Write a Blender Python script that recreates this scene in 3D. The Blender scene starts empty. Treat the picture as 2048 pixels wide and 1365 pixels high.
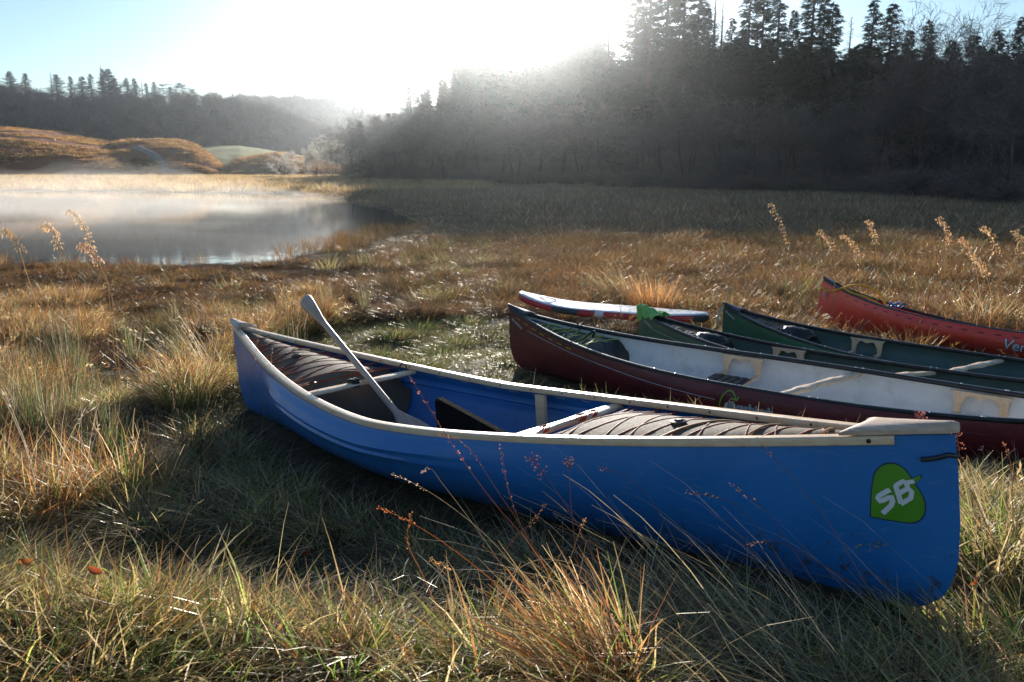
import bpy, bmesh, math, random
import numpy as np
from mathutils import Vector, Euler, Matrix

R = math.radians
scene = bpy.context.scene
COL = scene.collection
rng = np.random.default_rng(7)
rnd = random.Random(5)

# ------------------------------------------------------------------ camera, sky, sun, exposure
CAM_Z, FPX, HORIZON = 1.38, 1640.0, 350.0
PITCH = math.atan((682.5 - HORIZON) / FPX)
cam_data = bpy.data.cameras.new('camera')
cam = bpy.data.objects.new('camera', cam_data)
COL.objects.link(cam)
cam.location = (0, 0, CAM_Z)
cam.rotation_euler = (R(90) - PITCH, 0, 0)
cam_data.sensor_width = 36.0
cam_data.lens = 36.0 * FPX / 2048.0
cam_data.clip_end = 4000
cam_data.clip_start = 0.05
cam_data.dof.use_dof = True
cam_data.dof.focus_distance = 3.0
cam_data.dof.aperture_fstop = 9.0
scene.camera = cam

SUN_EL, SUN_AZ = R(11.4), R(0.0)
world = bpy.data.worlds.new('World')
scene.world = world
world.use_nodes = True
wn = world.node_tree.nodes
wl = world.node_tree.links
bg = wn['Background']
sky = wn.new('ShaderNodeTexSky')
sky.sky_type = 'NISHITA'
sky.sun_disc = False
sky.sun_elevation = SUN_EL
sky.sun_rotation = SUN_AZ
sky.air_density = 1.0
sky.dust_density = 0.15
sky.ozone_density = 3.0
wl.new(sky.outputs[0], bg.inputs[0])
bg.inputs[1].default_value = 0.08
sun_data = bpy.data.lights.new('sun', 'SUN')
sun_data.energy = 5.0
sun_data.angle = R(0.5)
sun_data.color = (1.0, 0.93, 0.83)
sun = bpy.data.objects.new('sun', sun_data)
COL.objects.link(sun)
sun.rotation_euler = (-(R(90) - SUN_EL), 0, 0)
scene.view_settings.view_transform = 'Standard'
scene.view_settings.look = 'None'
scene.view_settings.exposure = 1.0
scene.view_settings.gamma = 1.0
scene.view_settings.use_curve_mapping = False
cy = scene.cycles
cy.volume_bounces = 0
cy.max_bounces = 6
cy.diffuse_bounces = 3
cy.glossy_bounces = 3
cy.transmission_bounces = 3
cy.transparent_max_bounces = 8
cy.sample_clamp_indirect = 4.0
cy.use_denoising = True
HAZE_DENSITY = 0.00019

# ------------------------------------------------------------------ helpers
def tag(o, label=None, cat=None, group=None, kind=None):
    if label: o['label'] = label
    if cat: o['category'] = cat
    if group: o['group'] = group
    if kind: o['kind'] = kind
    return o

def empty(name, loc=(0, 0, 0), rot=(0, 0, 0)):
    o = bpy.data.objects.new(name, None)
    o.empty_display_size = 0.1
    COL.objects.link(o)
    o.location = loc
    o.rotation_euler = rot
    return o

class MB:
    """collects shapes, then links them as one mesh object"""
    def __init__(s):
        s.v = []; s.f = []; s.m = []; s.n = 0
    def add(s, verts, faces, mi=0):
        verts = np.asarray(verts, float).reshape(-1, 3)
        s.v.append(verts)
        o = s.n
        s.f += [tuple(i + o for i in f) for f in faces]
        s.m += [mi] * len(faces)
        s.n += len(verts)
    def grid(s, g, cu=False, cv=False, mi=0, flip=False):
        g = np.asarray(g, float)
        nu, nv = g.shape[:2]
        fs = []
        for i in range(nu if cu else nu - 1):
            for j in range(nv if cv else nv - 1):
                a, b = i * nv + j, ((i + 1) % nu) * nv + j
                c, d = ((i + 1) % nu) * nv + (j + 1) % nv, i * nv + (j + 1) % nv
                fs.append((a, d, c, b) if flip else (a, b, c, d))
        s.add(g.reshape(-1, 3), fs, mi)
    def tube(s, path, r, n=6, caps=True, mi=0):
        p = np.asarray(path, float)
        r = np.full(len(p), r) if np.isscalar(r) else np.asarray(r, float)
        t = np.gradient(p, axis=0)
        t /= np.linalg.norm(t, axis=1)[:, None] + 1e-9
        ref = np.array([0, 0, 1.0]) if abs(t[:, 2]).mean() < 0.8 else np.array([1.0, 0, 0])
        u = np.cross(t, ref); u /= np.linalg.norm(u, axis=1)[:, None] + 1e-9
        w = np.cross(u, t)
        an = np.linspace(0, 2 * np.pi, n, endpoint=False)
        g = p[:, None] + r[:, None, None] * (np.cos(an)[None, :, None] * u[:, None] + np.sin(an)[None, :, None] * w[:, None])
        s.grid(g, cv=True, mi=mi)
        if caps:
            o = s.n - g.shape[0] * n
            s.f.append(tuple(range(o + n - 1, o - 1, -1))); s.m.append(mi)
            o2 = s.n - n
            s.f.append(tuple(range(o2, o2 + n))); s.m.append(mi)
    def box(s, c, d, mi=0, rot=None):
        c = np.asarray(c, float); h = np.asarray(d, float) / 2
        v = np.array([[x, y, z] for x in (-1, 1) for y in (-1, 1) for z in (-1, 1)]) * h
        if rot is not None: v = v @ np.asarray(rot).T
        s.add(v + c, [(0, 1, 3, 2), (4, 6, 7, 5), (0, 4, 5, 1), (2, 3, 7, 6), (0, 2, 6, 4), (1, 5, 7, 3)], mi)
    def slab(s, top, bot, mi=0):
        """closed solid between two grids of equal shape"""
        top = np.asarray(top, float); bot = np.asarray(bot, float)
        s.grid(top, mi=mi); s.grid(bot, mi=mi, flip=True)
        for a, b in ((top[0], bot[0]), (bot[-1], top[-1]), (bot[:, 0], top[:, 0]), (top[:, -1], bot[:, -1])):
            s.grid(np.stack([a, b], 0), mi=mi, flip=True)
    def build(s, name, mats, parent=None, smooth=True, sharp=40, weld=0.0):
        me = bpy.data.meshes.new(name)
        me.from_pydata(np.concatenate(s.v).tolist(), [], s.f)
        mats = mats if isinstance(mats, (list, tuple)) else [mats]
        for m in mats: me.materials.append(m)
        if len(mats) > 1: me.polygons.foreach_set('material_index', s.m)
        if weld:
            bm = bmesh.new(); bm.from_mesh(me)
            bmesh.ops.remove_doubles(bm, verts=bm.verts, dist=weld)
            bmesh.ops.recalc_face_normals(bm, faces=bm.faces)
            bm.to_mesh(me); bm.free()
        if smooth:
            me.polygons.foreach_set('use_smooth', [True] * len(me.polygons))
            me.set_sharp_from_angle(angle=R(sharp))
        o = bpy.data.objects.new(name, me)
        COL.objects.link(o)
        if parent: o.parent = parent
        return o

def copy_tree(o, parent=None):
    c = o.copy()
    COL.objects.link(c)
    c.parent = parent
    for ch in list(o.children): copy_tree(ch, c)
    return c

def at(u, v, Y):
    """the world point that lies on the sight line of the photo point (u, v), Y metres out"""
    a, b = (u - 1024) / FPX, -(v - 682.5) / FPX
    d = np.array([a, math.cos(PITCH) + b * math.sin(PITCH), -math.sin(PITCH) + b * math.cos(PITCH)])
    return d * (Y / d[1]) + np.array([0, 0, CAM_Z])

def sstep(a, b, x):
    t = np.clip((np.asarray(x, float) - a) / (b - a), 0, 1)
    return t * t * (3 - 2 * t)

_lat = np.random.default_rng(3).random((256, 256))
def vnoise(x, y):
    x = np.asarray(x, float); y = np.asarray(y, float)
    xi = np.floor(x).astype(int); yi = np.floor(y).astype(int)
    fx = x - xi; fy = y - yi
    fx = fx * fx * (3 - 2 * fx); fy = fy * fy * (3 - 2 * fy)
    g = lambda i, j: _lat[i % 256, j % 256]
    return (g(xi, yi) * (1 - fx) + g(xi + 1, yi) * fx) * (1 - fy) + (g(xi, yi + 1) * (1 - fx) + g(xi + 1, yi + 1) * fx) * fy
def fnoise(x, y, o=4):
    s = 0; a = 0.5
    for i in range(o):
        s = s + a * (vnoise(x * 2 ** i + 17 * i, y * 2 ** i + 31 * i) - 0.5); a *= 0.5
    return s

# ------------------------------------------------------------------ materials
def nodes_of(name):
    m = bpy.data.materials.new(name)
    m.use_nodes = True
    nt = m.node_tree
    return m, nt, nt.nodes['Principled BSDF'], nt.nodes['Material Output']

def surf(name, c1, c2=None, scale=8.0, rough=0.5, spec=0.5, bump=0.0, bscale=40.0, stretch=(1, 1, 1), detail=6.0,
         metallic=0.0, dirt=None, dirt_scale=3.0, dirt_amt=0.5, rvar=0.15, coat=0.0, scratch=None, mud=None, sheen=0.0, lo=0.35, hi=0.65):
    m, nt, p, out = nodes_of(name)
    N, L = nt.nodes, nt.links
    tc = N.new('ShaderNodeTexCoord')
    mp = N.new('ShaderNodeMapping'); mp.inputs['Scale'].default_value = stretch
    L.new(tc.outputs['Object'], mp.inputs[0])
    n1 = N.new('ShaderNodeTexNoise'); n1.inputs['Scale'].default_value = scale; n1.inputs['Detail'].default_value = detail
    L.new(mp.outputs[0], n1.inputs['Vector'])
    ramp = N.new('ShaderNodeValToRGB')
    ramp.color_ramp.elements[0].position = lo; ramp.color_ramp.elements[1].position = hi
    ramp.color_ramp.elements[0].color = (*c1, 1); ramp.color_ramp.elements[1].color = (*(c2 or c1), 1)
    L.new(n1.outputs['Fac'], ramp.inputs[0])
    col = ramp.outputs[0]
    if dirt:
        n3 = N.new('ShaderNodeTexNoise'); n3.inputs['Scale'].default_value = dirt_scale; n3.inputs['Detail'].default_value = 9; n3.inputs['Roughness'].default_value = 0.7
        L.new(tc.outputs['Object'], n3.inputs['Vector'])
        r3 = N.new('ShaderNodeMapRange'); r3.inputs[1].default_value = 0.52; r3.inputs[2].default_value = 0.75; r3.inputs[4].default_value = dirt_amt
        L.new(n3.outputs['Fac'], r3.inputs[0])
        mx = N.new('ShaderNodeMixRGB'); mx.inputs[2].default_value = (*dirt, 1)
        L.new(r3.outputs[0], mx.inputs[0]); L.new(col, mx.inputs[1])
        col = mx.outputs[0]
    if scratch:
        # long fine scuffs that run along the hull
        for sc, th in (((1.2, 30, 55), 0.60), ((3.0, 60, 24), 0.64)):
            mp2 = N.new('ShaderNodeMapping'); mp2.inputs['Scale'].default_value = sc; mp2.inputs['Rotation'].default_value = (0, 0.06 if th < 0.62 else -0.35, 0)
            L.new(tc.outputs['Object'], mp2.inputs[0])
            ns = N.new('ShaderNodeTexNoise'); ns.inputs['Scale'].default_value = 1.6; ns.inputs['Detail'].default_value = 3
            L.new(mp2.outputs[0], ns.inputs['Vector'])
            rs = N.new('ShaderNodeMapRange'); rs.inputs[1].default_value = th; rs.inputs[2].default_value = th + 0.05; rs.inputs[4].default_value = 0.50
            L.new(ns.outputs['Fac'], rs.inputs[0])
            ms_ = N.new('ShaderNodeMixRGB'); ms_.inputs[2].default_value = (*scratch, 1)
            L.new(rs.outputs[0], ms_.inputs[0]); L.new(col, ms_.inputs[1]); col = ms_.outputs[0]
    if mud:
        # dried mud and bits of grass stuck on, thicker towards the keel
        sx_ = N.new('ShaderNodeSeparateXYZ'); L.new(tc.outputs['Object'], sx_.inputs[0])
        mz = N.new('ShaderNodeMapRange'); mz.inputs[1].default_value = 0.30; mz.inputs[2].default_value = 0.0; mz.inputs[3].default_value = 0.0; mz.inputs[4].default_value = 0.17
        L.new(sx_.outputs['Z'], mz.inputs[0])
        nm_ = N.new('ShaderNodeTexNoise'); nm_.inputs['Scale'].default_value = 26; nm_.inputs['Detail'].default_value = 10; nm_.inputs['Roughness'].default_value = 0.75
        L.new(tc.outputs['Object'], nm_.inputs['Vector'])
        ad = N.new('ShaderNodeMath'); ad.operation = 'ADD'; L.new(nm_.outputs['Fac'], ad.inputs[0]); L.new(mz.outputs[0], ad.inputs[1])
        rm = N.new('ShaderNodeMapRange'); rm.inputs[1].default_value = 0.66; rm.inputs[2].default_value = 0.72; rm.inputs[4].default_value = 0.75
        L.new(ad.outputs[0], rm.inputs[0])
        mm = N.new('ShaderNodeMixRGB'); mm.inputs[2].default_value = (*mud, 1)
        L.new(rm.outputs[0], mm.inputs[0]); L.new(col, mm.inputs[1]); col = mm.outputs[0]
    L.new(col, p.inputs['Base Color'])
    mr = N.new('ShaderNodeMapRange'); mr.inputs[3].default_value = max(0.02, rough - rvar); mr.inputs[4].default_value = min(1, rough + rvar)
    n2 = N.new('ShaderNodeTexNoise'); n2.inputs['Scale'].default_value = bscale * 0.3; n2.inputs['Detail'].default_value = 8
    L.new(mp.outputs[0], n2.inputs['Vector'])
    L.new(n2.outputs['Fac'], mr.inputs[0]); L.new(mr.outputs[0], p.inputs['Roughness'])
    p.inputs['Specular IOR Level'].default_value = spec
    p.inputs['Metallic'].default_value = metallic
    p.inputs['Coat Weight'].default_value = coat
    p.inputs['Sheen Weight'].default_value = sheen
    if bump:
        n4 = N.new('ShaderNodeTexNoise'); n4.inputs['Scale'].default_value = bscale; n4.inputs['Detail'].default_value = 5
        L.new(mp.outputs[0], n4.inputs['Vector'])
        b = N.new('ShaderNodeBump'); b.inputs['Strength'].default_value = bump; b.inputs['Distance'].default_value = 0.01
        L.new(n4.outputs['Fac'], b.inputs['Height']); L.new(b.outputs[0], p.inputs['Normal'])
    return m

def leaf_mat(name, gloss=0.12, rough=0.25, trans=0.45, boost=1.0, hue=0.03, val=0.25):
    """blades, leaves and twigs: colour from the vertex colour, light goes through"""
    m, nt, p, out = nodes_of(name)
    N, L = nt.nodes, nt.links
    N.remove(p)
    at_ = N.new('ShaderNodeAttribute'); at_.attribute_name = 'Col'
    oi = N.new('ShaderNodeObjectInfo')
    hs = N.new('ShaderNodeHueSaturation')
    mh = N.new('ShaderNodeMapRange'); mh.inputs[3].default_value = 0.5 - hue; mh.inputs[4].default_value = 0.5 + hue
    mv = N.new('ShaderNodeMapRange'); mv.inputs[3].default_value = boost * (1 - val); mv.inputs[4].default_value = boost * (1 + val)
    L.new(oi.outputs['Random'], mh.inputs[0])
    fr = N.new('ShaderNodeMath'); fr.operation = 'MULTIPLY'; fr.inputs[1].default_value = 7.31
    f2 = N.new('ShaderNodeMath'); f2.operation = 'FRACT'
    L.new(oi.outputs['Random'], fr.inputs[0]); L.new(fr.outputs[0], f2.inputs[0]); L.new(f2.outputs[0], mv.inputs[0])
    L.new(mh.outputs[0], hs.inputs['Hue']); L.new(mv.outputs[0], hs.inputs['Value'])
    L.new(at_.outputs['Color'], hs.inputs['Color'])
    d = N.new('ShaderNodeBsdfDiffuse'); t = N.new('ShaderNodeBsdfTranslucent'); g = N.new('ShaderNodeBsdfGlossy')
    g.inputs['Roughness'].default_value = rough
    g.inputs['Color'].default_value = (0.9, 0.88, 0.82, 1)
    L.new(hs.outputs[0], d.inputs[0]); L.new(hs.outputs[0], t.inputs[0])
    m1 = N.new('ShaderNodeMixShader'); m1.inputs[0].default_value = trans
    L.new(d.outputs[0], m1.inputs[1]); L.new(t.outputs[0], m1.inputs[2])
    if gloss > 0:
        m2 = N.new('ShaderNodeMixShader'); m2.inputs[0].default_value = gloss
        L.new(m1.outputs[0], m2.inputs[1]); L.new(g.outputs[0], m2.inputs[2])
        L.new(m2.outputs[0], out.inputs[0])
    else:
        L.new(m1.outputs[0], out.inputs[0])
    return m

M = {}
M['blue'] = surf('blue_plastic', (0.016, 0.155, 0.44), (0.022, 0.18, 0.51), 5, 0.40, 0.5, 0.04, 220, dirt=(0.03, 0.08, 0.16), dirt_scale=2.5, dirt_amt=0.45, scratch=(0.06, 0.20, 0.46), mud=(0.07, 0.055, 0.04))
M['maroon'] = surf('maroon_plastic', (0.13, 0.016, 0.020), (0.17, 0.022, 0.026), 4, 0.42, 0.5, 0.03, 200, dirt=(0.10, 0.05, 0.04), dirt_scale=3, dirt_amt=0.5, scratch=(0.24, 0.07, 0.07), mud=(0.08, 0.06, 0.045))
M['white_in'] = surf('white_liner', (0.72, 0.72, 0.71), (0.80, 0.80, 0.78), 6, 0.5, 0.4, 0.03, 90, dirt=(0.42, 0.38, 0.31), dirt_scale=5, dirt_amt=0.6)
M['green'] = surf('green_plastic', (0.012, 0.085, 0.055), (0.018, 0.11, 0.068), 5, 0.42, 0.5, 0.03, 200, dirt=(0.05, 0.07, 0.045), dirt_scale=3, dirt_amt=0.6, scratch=(0.06, 0.16, 0.11), mud=(0.08, 0.06, 0.045))
M['green_in'] = surf('green_liner', (0.07, 0.12, 0.115), (0.09, 0.145, 0.135), 5, 0.5, 0.4, 0.03, 120, dirt=(0.09, 0.09, 0.07), dirt_scale=4, dirt_amt=0.6)
M['orange'] = surf('orange_plastic', (0.88, 0.062, 0.038), (0.92, 0.078, 0.048), 4, 0.38, 0.5, 0.03, 200, dirt=(0.45, 0.06, 0.03), dirt_scale=2.5, dirt_amt=0.5, scratch=(0.85, 0.22, 0.14), mud=(0.12, 0.07, 0.05))
M['vinyl'] = surf('black_vinyl', (0.012, 0.013, 0.015), (0.022, 0.023, 0.025), 10, 0.32, 0.5, 0.05, 150, dirt=(0.07, 0.065, 0.055), dirt_scale=8, dirt_amt=0.5)
M['ash'] = surf('pale_ash_wood', (0.76, 0.50, 0.30), (0.84, 0.63, 0.43), 9, 0.30, 0.5, 0.10, 60, stretch=(0.5, 9, 9), dirt=(0.28, 0.17, 0.09), dirt_scale=9, dirt_amt=0.4)
M['ash_across'] = surf('pale_ash_wood_across', (0.76, 0.50, 0.30), (0.84, 0.63, 0.43), 9, 0.30, 0.5, 0.10, 60, stretch=(9, 0.5, 9), dirt=(0.28, 0.17, 0.09), dirt_scale=9, dirt_amt=0.4)
M['deck'] = surf('weathered_deck_wood', (0.58, 0.37, 0.25), (0.76, 0.56, 0.43), 8, 0.42, 0.5, 0.15, 60, stretch=(1.2, 10, 6), dirt=(0.16, 0.12, 0.09), dirt_scale=7, dirt_amt=0.5)
M['paddle'] = surf('paddle_wood', (0.42, 0.27, 0.20), (0.54, 0.39, 0.30), 7, 0.42, 0.45, 0.10, 60, stretch=(10, 10, 0.6), dirt=(0.16, 0.12, 0.10), dirt_scale=6, dirt_amt=0.4)
M['bag'] = surf('tan_bag_fabric', (0.120, 0.092, 0.068), (0.150, 0.117, 0.086), 5, 0.75, 0.12, 0.10, 400, dirt=(0.11, 0.09, 0.07), dirt_scale=4, dirt_amt=0.5)
M['black_bag'] = surf('black_bag_fabric', (0.010, 0.010, 0.011), (0.02, 0.02, 0.021), 6, 0.42, 0.5, 0.3, 60)
M['red_cord'] = surf('red_cord', (0.26, 0.035, 0.015), (0.40, 0.075, 0.03), 250, 0.6, 0.3, 0.3, 500)
M['tan_cord'] = surf('tan_cord', (0.36, 0.19, 0.09), (0.45, 0.27, 0.13), 150, 0.6, 0.3)
M['yellow_cord'] = surf('yellow_cord', (0.38, 0.50, 0.03), (0.50, 0.60, 0.05), 150, 0.55, 0.3)
M['orange_rope'] = surf('orange_rope', (0.75, 0.34, 0.02), (0.85, 0.45, 0.05), 120, 0.7, 0.3, 0.3, 300)
M['grey_rope'] = surf('grey_rope', (0.38, 0.36, 0.31), (0.52, 0.49, 0.42), 120, 0.8, 0.2, 0.3, 300)
M['metal'] = surf('rivet_metal', (0.55, 0.55, 0.55), (0.65, 0.65, 0.65), 20, 0.25, 0.5, metallic=1.0)
M['dark_metal'] = surf('dark_loop', (0.012, 0.012, 0.013), (0.03, 0.03, 0.03), 30, 0.35, 0.5)
M['foam'] = surf('black_foam', (0.007, 0.006, 0.006), (0.012, 0.010, 0.009), 20, 0.95, 0.02, 0.2, 150)
M['cloth'] = surf('green_cloth', (0.16, 0.48, 0.10), (0.24, 0.58, 0.15), 14, 0.85, 0.2, 0.4, 200, sheen=0.3)
M['leaf_green'] = surf('logo_green', (0.085, 0.27, 0.015), (0.105, 0.31, 0.02), 12, 0.4, 0.5)
M['logo_white'] = surf('logo_white', (0.68, 0.68, 0.72), (0.75, 0.75, 0.79), 12, 0.4, 0.5)
M['logo_and_sheen_grey'] = surf('logo_and_sheen_grey', (0.40, 0.42, 0.45), (0.50, 0.52, 0.55), 12, 0.5, 0.4)
M['logo_lime'] = surf('logo_lime', (0.22, 0.42, 0.05), (0.28, 0.50, 0.07), 12, 0.5, 0.4)
M['logo_faint'] = surf('logo_faint', (0.10, 0.17, 0.10), (0.06, 0.12, 0.16), 30, 0.5, 0.4)
M['logo_dark'] = surf('logo_edge', (0.02, 0.03, 0.08), (0.03, 0.04, 0.10), 12, 0.5, 0.4)
M['screw'] = surf('screw_plug', (0.10, 0.05, 0.03), (0.16, 0.09, 0.05), 40, 0.5, 0.4)
M['board_white'] = surf('board_white', (0.72, 0.72, 0.71), (0.80, 0.80, 0.79), 6, 0.25, 0.5)
M['board_red'] = surf('board_red', (0.50, 0.022, 0.035), (0.58, 0.03, 0.045), 6, 0.4, 0.5)
M['board_dark'] = surf('board_dark', (0.03, 0.032, 0.036), (0.05, 0.05, 0.055), 6, 0.4, 0.5)
M['leaf_red'] = surf('autumn_leaf', (0.42, 0.09, 0.015), (0.55, 0.17, 0.03), 30, 0.6, 0.3)
M['blue_cloth'] = surf('blue_strap', (0.02, 0.16, 0.42), (0.03, 0.22, 0.5), 20, 0.5, 0.4)
M['bark'] = surf('dark_bark', (0.060, 0.052, 0.046), (0.11, 0.095, 0.085), 3, 0.9, 0.2, 0.8, 8, stretch=(2, 2, 0.5))
M['bark_pale'] = surf('lichen_bark', (0.07, 0.06, 0.05), (0.16, 0.145, 0.13), 4, 0.9, 0.2, 0.8, 8, stretch=(2, 2, 0.5))
M['grass'] = leaf_mat('grass_blades', 0.045, 0.34, 0.66, boost=1.65, hue=0.012)
M['dead_grass'] = leaf_mat('dead_grass_blades', 0.03, 0.45, 0.45, boost=1.15, hue=0.012)
M['wet_grass'] = leaf_mat('wet_grass_blades', 0.05, 0.28, 0.50, boost=1.05, hue=0.015)
M['frost'] = leaf_mat('frosted_twigs', 0.08, 0.4, 0.5, boost=1.5, hue=0.01)
M['needle'] = leaf_mat('conifer_needles', 0.05, 0.45, 0.25, hue=0.02, val=0.2)
M['twig'] = leaf_mat('bare_twigs', 0.06, 0.4, 0.15, hue=0.02, val=0.25)

# ------------------------------------------------------------------ canoe poses: x, y, z, yaw, roll, pitch, half length, half width, two plan exponents, sheer middle / far end / near end, sheer exponent
CANOES = {
'blue': (-0.2761, 3.4733, .0606, -.8213, .0182, .0853, 2.0978, .3964, 1.8012, 1.1748, .3472, .5939, .5077, 1.5139),
'maroon': (1.8425, 5.5387, -.3268, -.7275, .0644, .0074, 2.4619, .4064, 2.1925, 1.1379, .3636, .5853, .502, 2.9335),
'green1': (2.8995, 6.4458, -.495, -.8621, -.0555, .0283, 2.4434, .4199, 2.0138, .9997, .3483, .5727, .5483, 2.3592),
'green2': (4.0393, 7.1922, -.6103, -.7982, .041, -.0072, 2.4278, .4304, 1.9562, .9763, .3469, .5794, .5402, 2.7279),
'orange': (5.2871, 8.8805, -.6144, -1.0366, -.1697, -.0011, 2.3534, .4281, 1.767, 1.057, .3378, .6417, .5408, 2.283)}

# ------------------------------------------------------------------ the lie of the land
WATER_Z = -0.75
LAKE = np.array([(-160, 17.5), (-40, 19), (-13.1, 19.6), (-8.5, 19.2), (-6.0, 19.9), (-5.4, 23), (-5.0, 28), (-4.2, 33), (-4.2, 39), (-6.5, 48), (-9, 57), (-14, 71), (-20, 85), (-27, 96), (-45, 104), (-68, 110), (-160, 116)], float)
def lake_sd(x, y):
    """distance to the shore, positive on the water"""
    x = np.asarray(x, float); y = np.asarray(y, float)
    d = np.full(np.broadcast(x, y).shape, 1e9); ins = np.zeros(d.shape, bool)
    n = len(LAKE)
    for i in range(n):
        ax, ay = LAKE[i]; bx, by = LAKE[(i + 1) % n]
        ex, ey = bx - ax, by - ay
        t = np.clip(((x - ax) * ex + (y - ay) * ey) / (ex * ex + ey * ey), 0, 1)
        d = np.minimum(d, np.hypot(x - ax - t * ex, y - ay - t * ey))
        c = ((ay > y) != (by > y)) & (x < (bx - ax) * (y - ay) / (by - ay + 1e-12) + ax)
        ins ^= c
    return np.where(ins, d, -d)

_kx, _ky, _kz = [], [], []
for P in CANOES.values():
    for lx in np.linspace(-0.9, 0.9, 9) * P[6]:
        for ly in (-0.2, 0.2):
            cyw, syw = math.cos(P[3]), math.sin(P[3])
            _kx.append(P[0] + lx * cyw - ly * syw); _ky.append(P[1] + lx * syw + ly * cyw)
            _kz.append(P[2] + lx * math.sin(P[5]) + 0.5 * ly * math.sin(P[4]) + 0.03)
_kx, _ky, _kz = map(np.array, (_kx, _ky, _kz))

def canoe_cover(x, y, grow=0.0, which=None):
    """about 1 under a canoe, 0 outside"""
    c = np.zeros(np.broadcast(x, y).shape)
    for k, P in CANOES.items():
        if which and k not in which: continue
        cyw, syw = math.cos(P[3]), math.sin(P[3])
        lx = (x - P[0]) * cyw + (y - P[1]) * syw
        ly = -(x - P[0]) * syw + (y - P[1]) * cyw
        t = np.clip(np.abs(lx) / (P[6] + grow), 0, 1)
        w = P[7] * 1.06 * (1 - t ** P[8]) ** P[9] + grow
        c = np.maximum(c, ((np.abs(lx) < P[6] + grow) & (np.abs(ly) < w)).astype(float))
    return c

PUDDLES = [(-2.7, 12.7, 1.1, 0.5), (-1.5, 12.1, 0.5, 0.25), (-6.6, 20.3, 1.5, 0.9), (-11.0, 19.6, 1.6, 0.4)]
def ground_z(x, y):
    x = np.asarray(x, float); y = np.asarray(y, float)
    x, y = np.broadcast_arrays(x, y)
    shape = x.shape
    x, y = np.atleast_1d(x), np.atleast_1d(y)
    b = np.interp(y, [-60, 0, 1.5, 3.5, 5, 7, 9, 14, 2000], [.42, .34, .27, .05, -.13, -.42, -.58, -.62, -.62])
    near = (np.abs(x - 1) < 9) & (y < 14) & (y > -3)
    z = b.copy()
    if near.any():
        xs, ys = x[near], y[near]
        w = np.exp(-((xs[:, None] - _kx) ** 2 + (ys[:, None] - _ky) ** 2) / (2 * 0.5 ** 2))
        z[near] = ((w * _kz).sum(1) + 0.25 * b[near]) / (w.sum(1) + 0.25)
    clear = 1 - canoe_cover(x, y, 0.05)
    z = z + 0.16 * fnoise(x * 1.3 + 9, y * 1.3 + 4, 4) * clear * sstep(0.3, 1.5, y)
    z = z + 0.16 * np.exp(-((x + 1.0) / 0.9) ** 2 - ((y - 1.72) / 0.36) ** 2) - 0.10 * np.exp(-((x + 1.2) / 1.0) ** 2 - ((y - 2.55) / 0.35) ** 2) * clear + 0.08 * np.exp(-((x - 0.1) / 0.35) ** 2 - ((y - 1.62) / 0.25) ** 2)  # added mounds and hollow, shaped so the near ground catches the sun
    wet = sstep(11, 19, y) * (1 - sstep(24, 40, y)) * (1 - sstep(-3, 1.5, x))
    z = z - 0.02 * wet
    for (px, py, rx, ry) in PUDDLES:
        q = ((x - px) / rx) ** 2 + ((y - py) / ry) ** 2
        z = z - 0.17 * np.exp(-q * 1.2) * (0.7 + 1.1 * vnoise(x * 3, y * 3))
    sd = lake_sd(x, y) + (1.8 + 0.06 * np.clip(y - 20, 0, 60)) * fnoise(x * 0.4, y * 0.4, 4)
    z = np.where(sd > -1.5, np.minimum(z, -0.66 - 0.12 * sstep(-1.5, 0.4, sd) - 0.5 * sstep(0.3, 6, sd)), z)
    z = z + 1.25 * sstep(112, 250, y) + 0.5 * sstep(30, 75, y) * sstep(4, 25, x) * 0.3
    z = z + 0.5 * fnoise(x * 0.06, y * 0.06, 3) * sstep(115, 220, y)
    return z.reshape(shape) if shape else z[0]

def axis(lo, hi, a, b, d, g):
    """spacing d between a and b, growing by g beyond"""
    c = list(np.arange(a, b, d)); s = d
    while c[-1] < hi: s *= g; c.append(c[-1] + s)
    s = d
    while c[0] > lo: s *= g; c.insert(0, c[0] - s)
    return np.array(c)
gx = axis(-900, 900, -4.5, 7.5, 0.075, 1.05)
gy = axis(-60, 1280, 0.8, 11, 0.075, 1.035)
GX, GY = np.meshgrid(gx, gy, indexing='ij')
GZ = ground_z(GX, GY)
mb = MB(); mb.grid(np.stack([GX, GY, GZ], -1))

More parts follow.
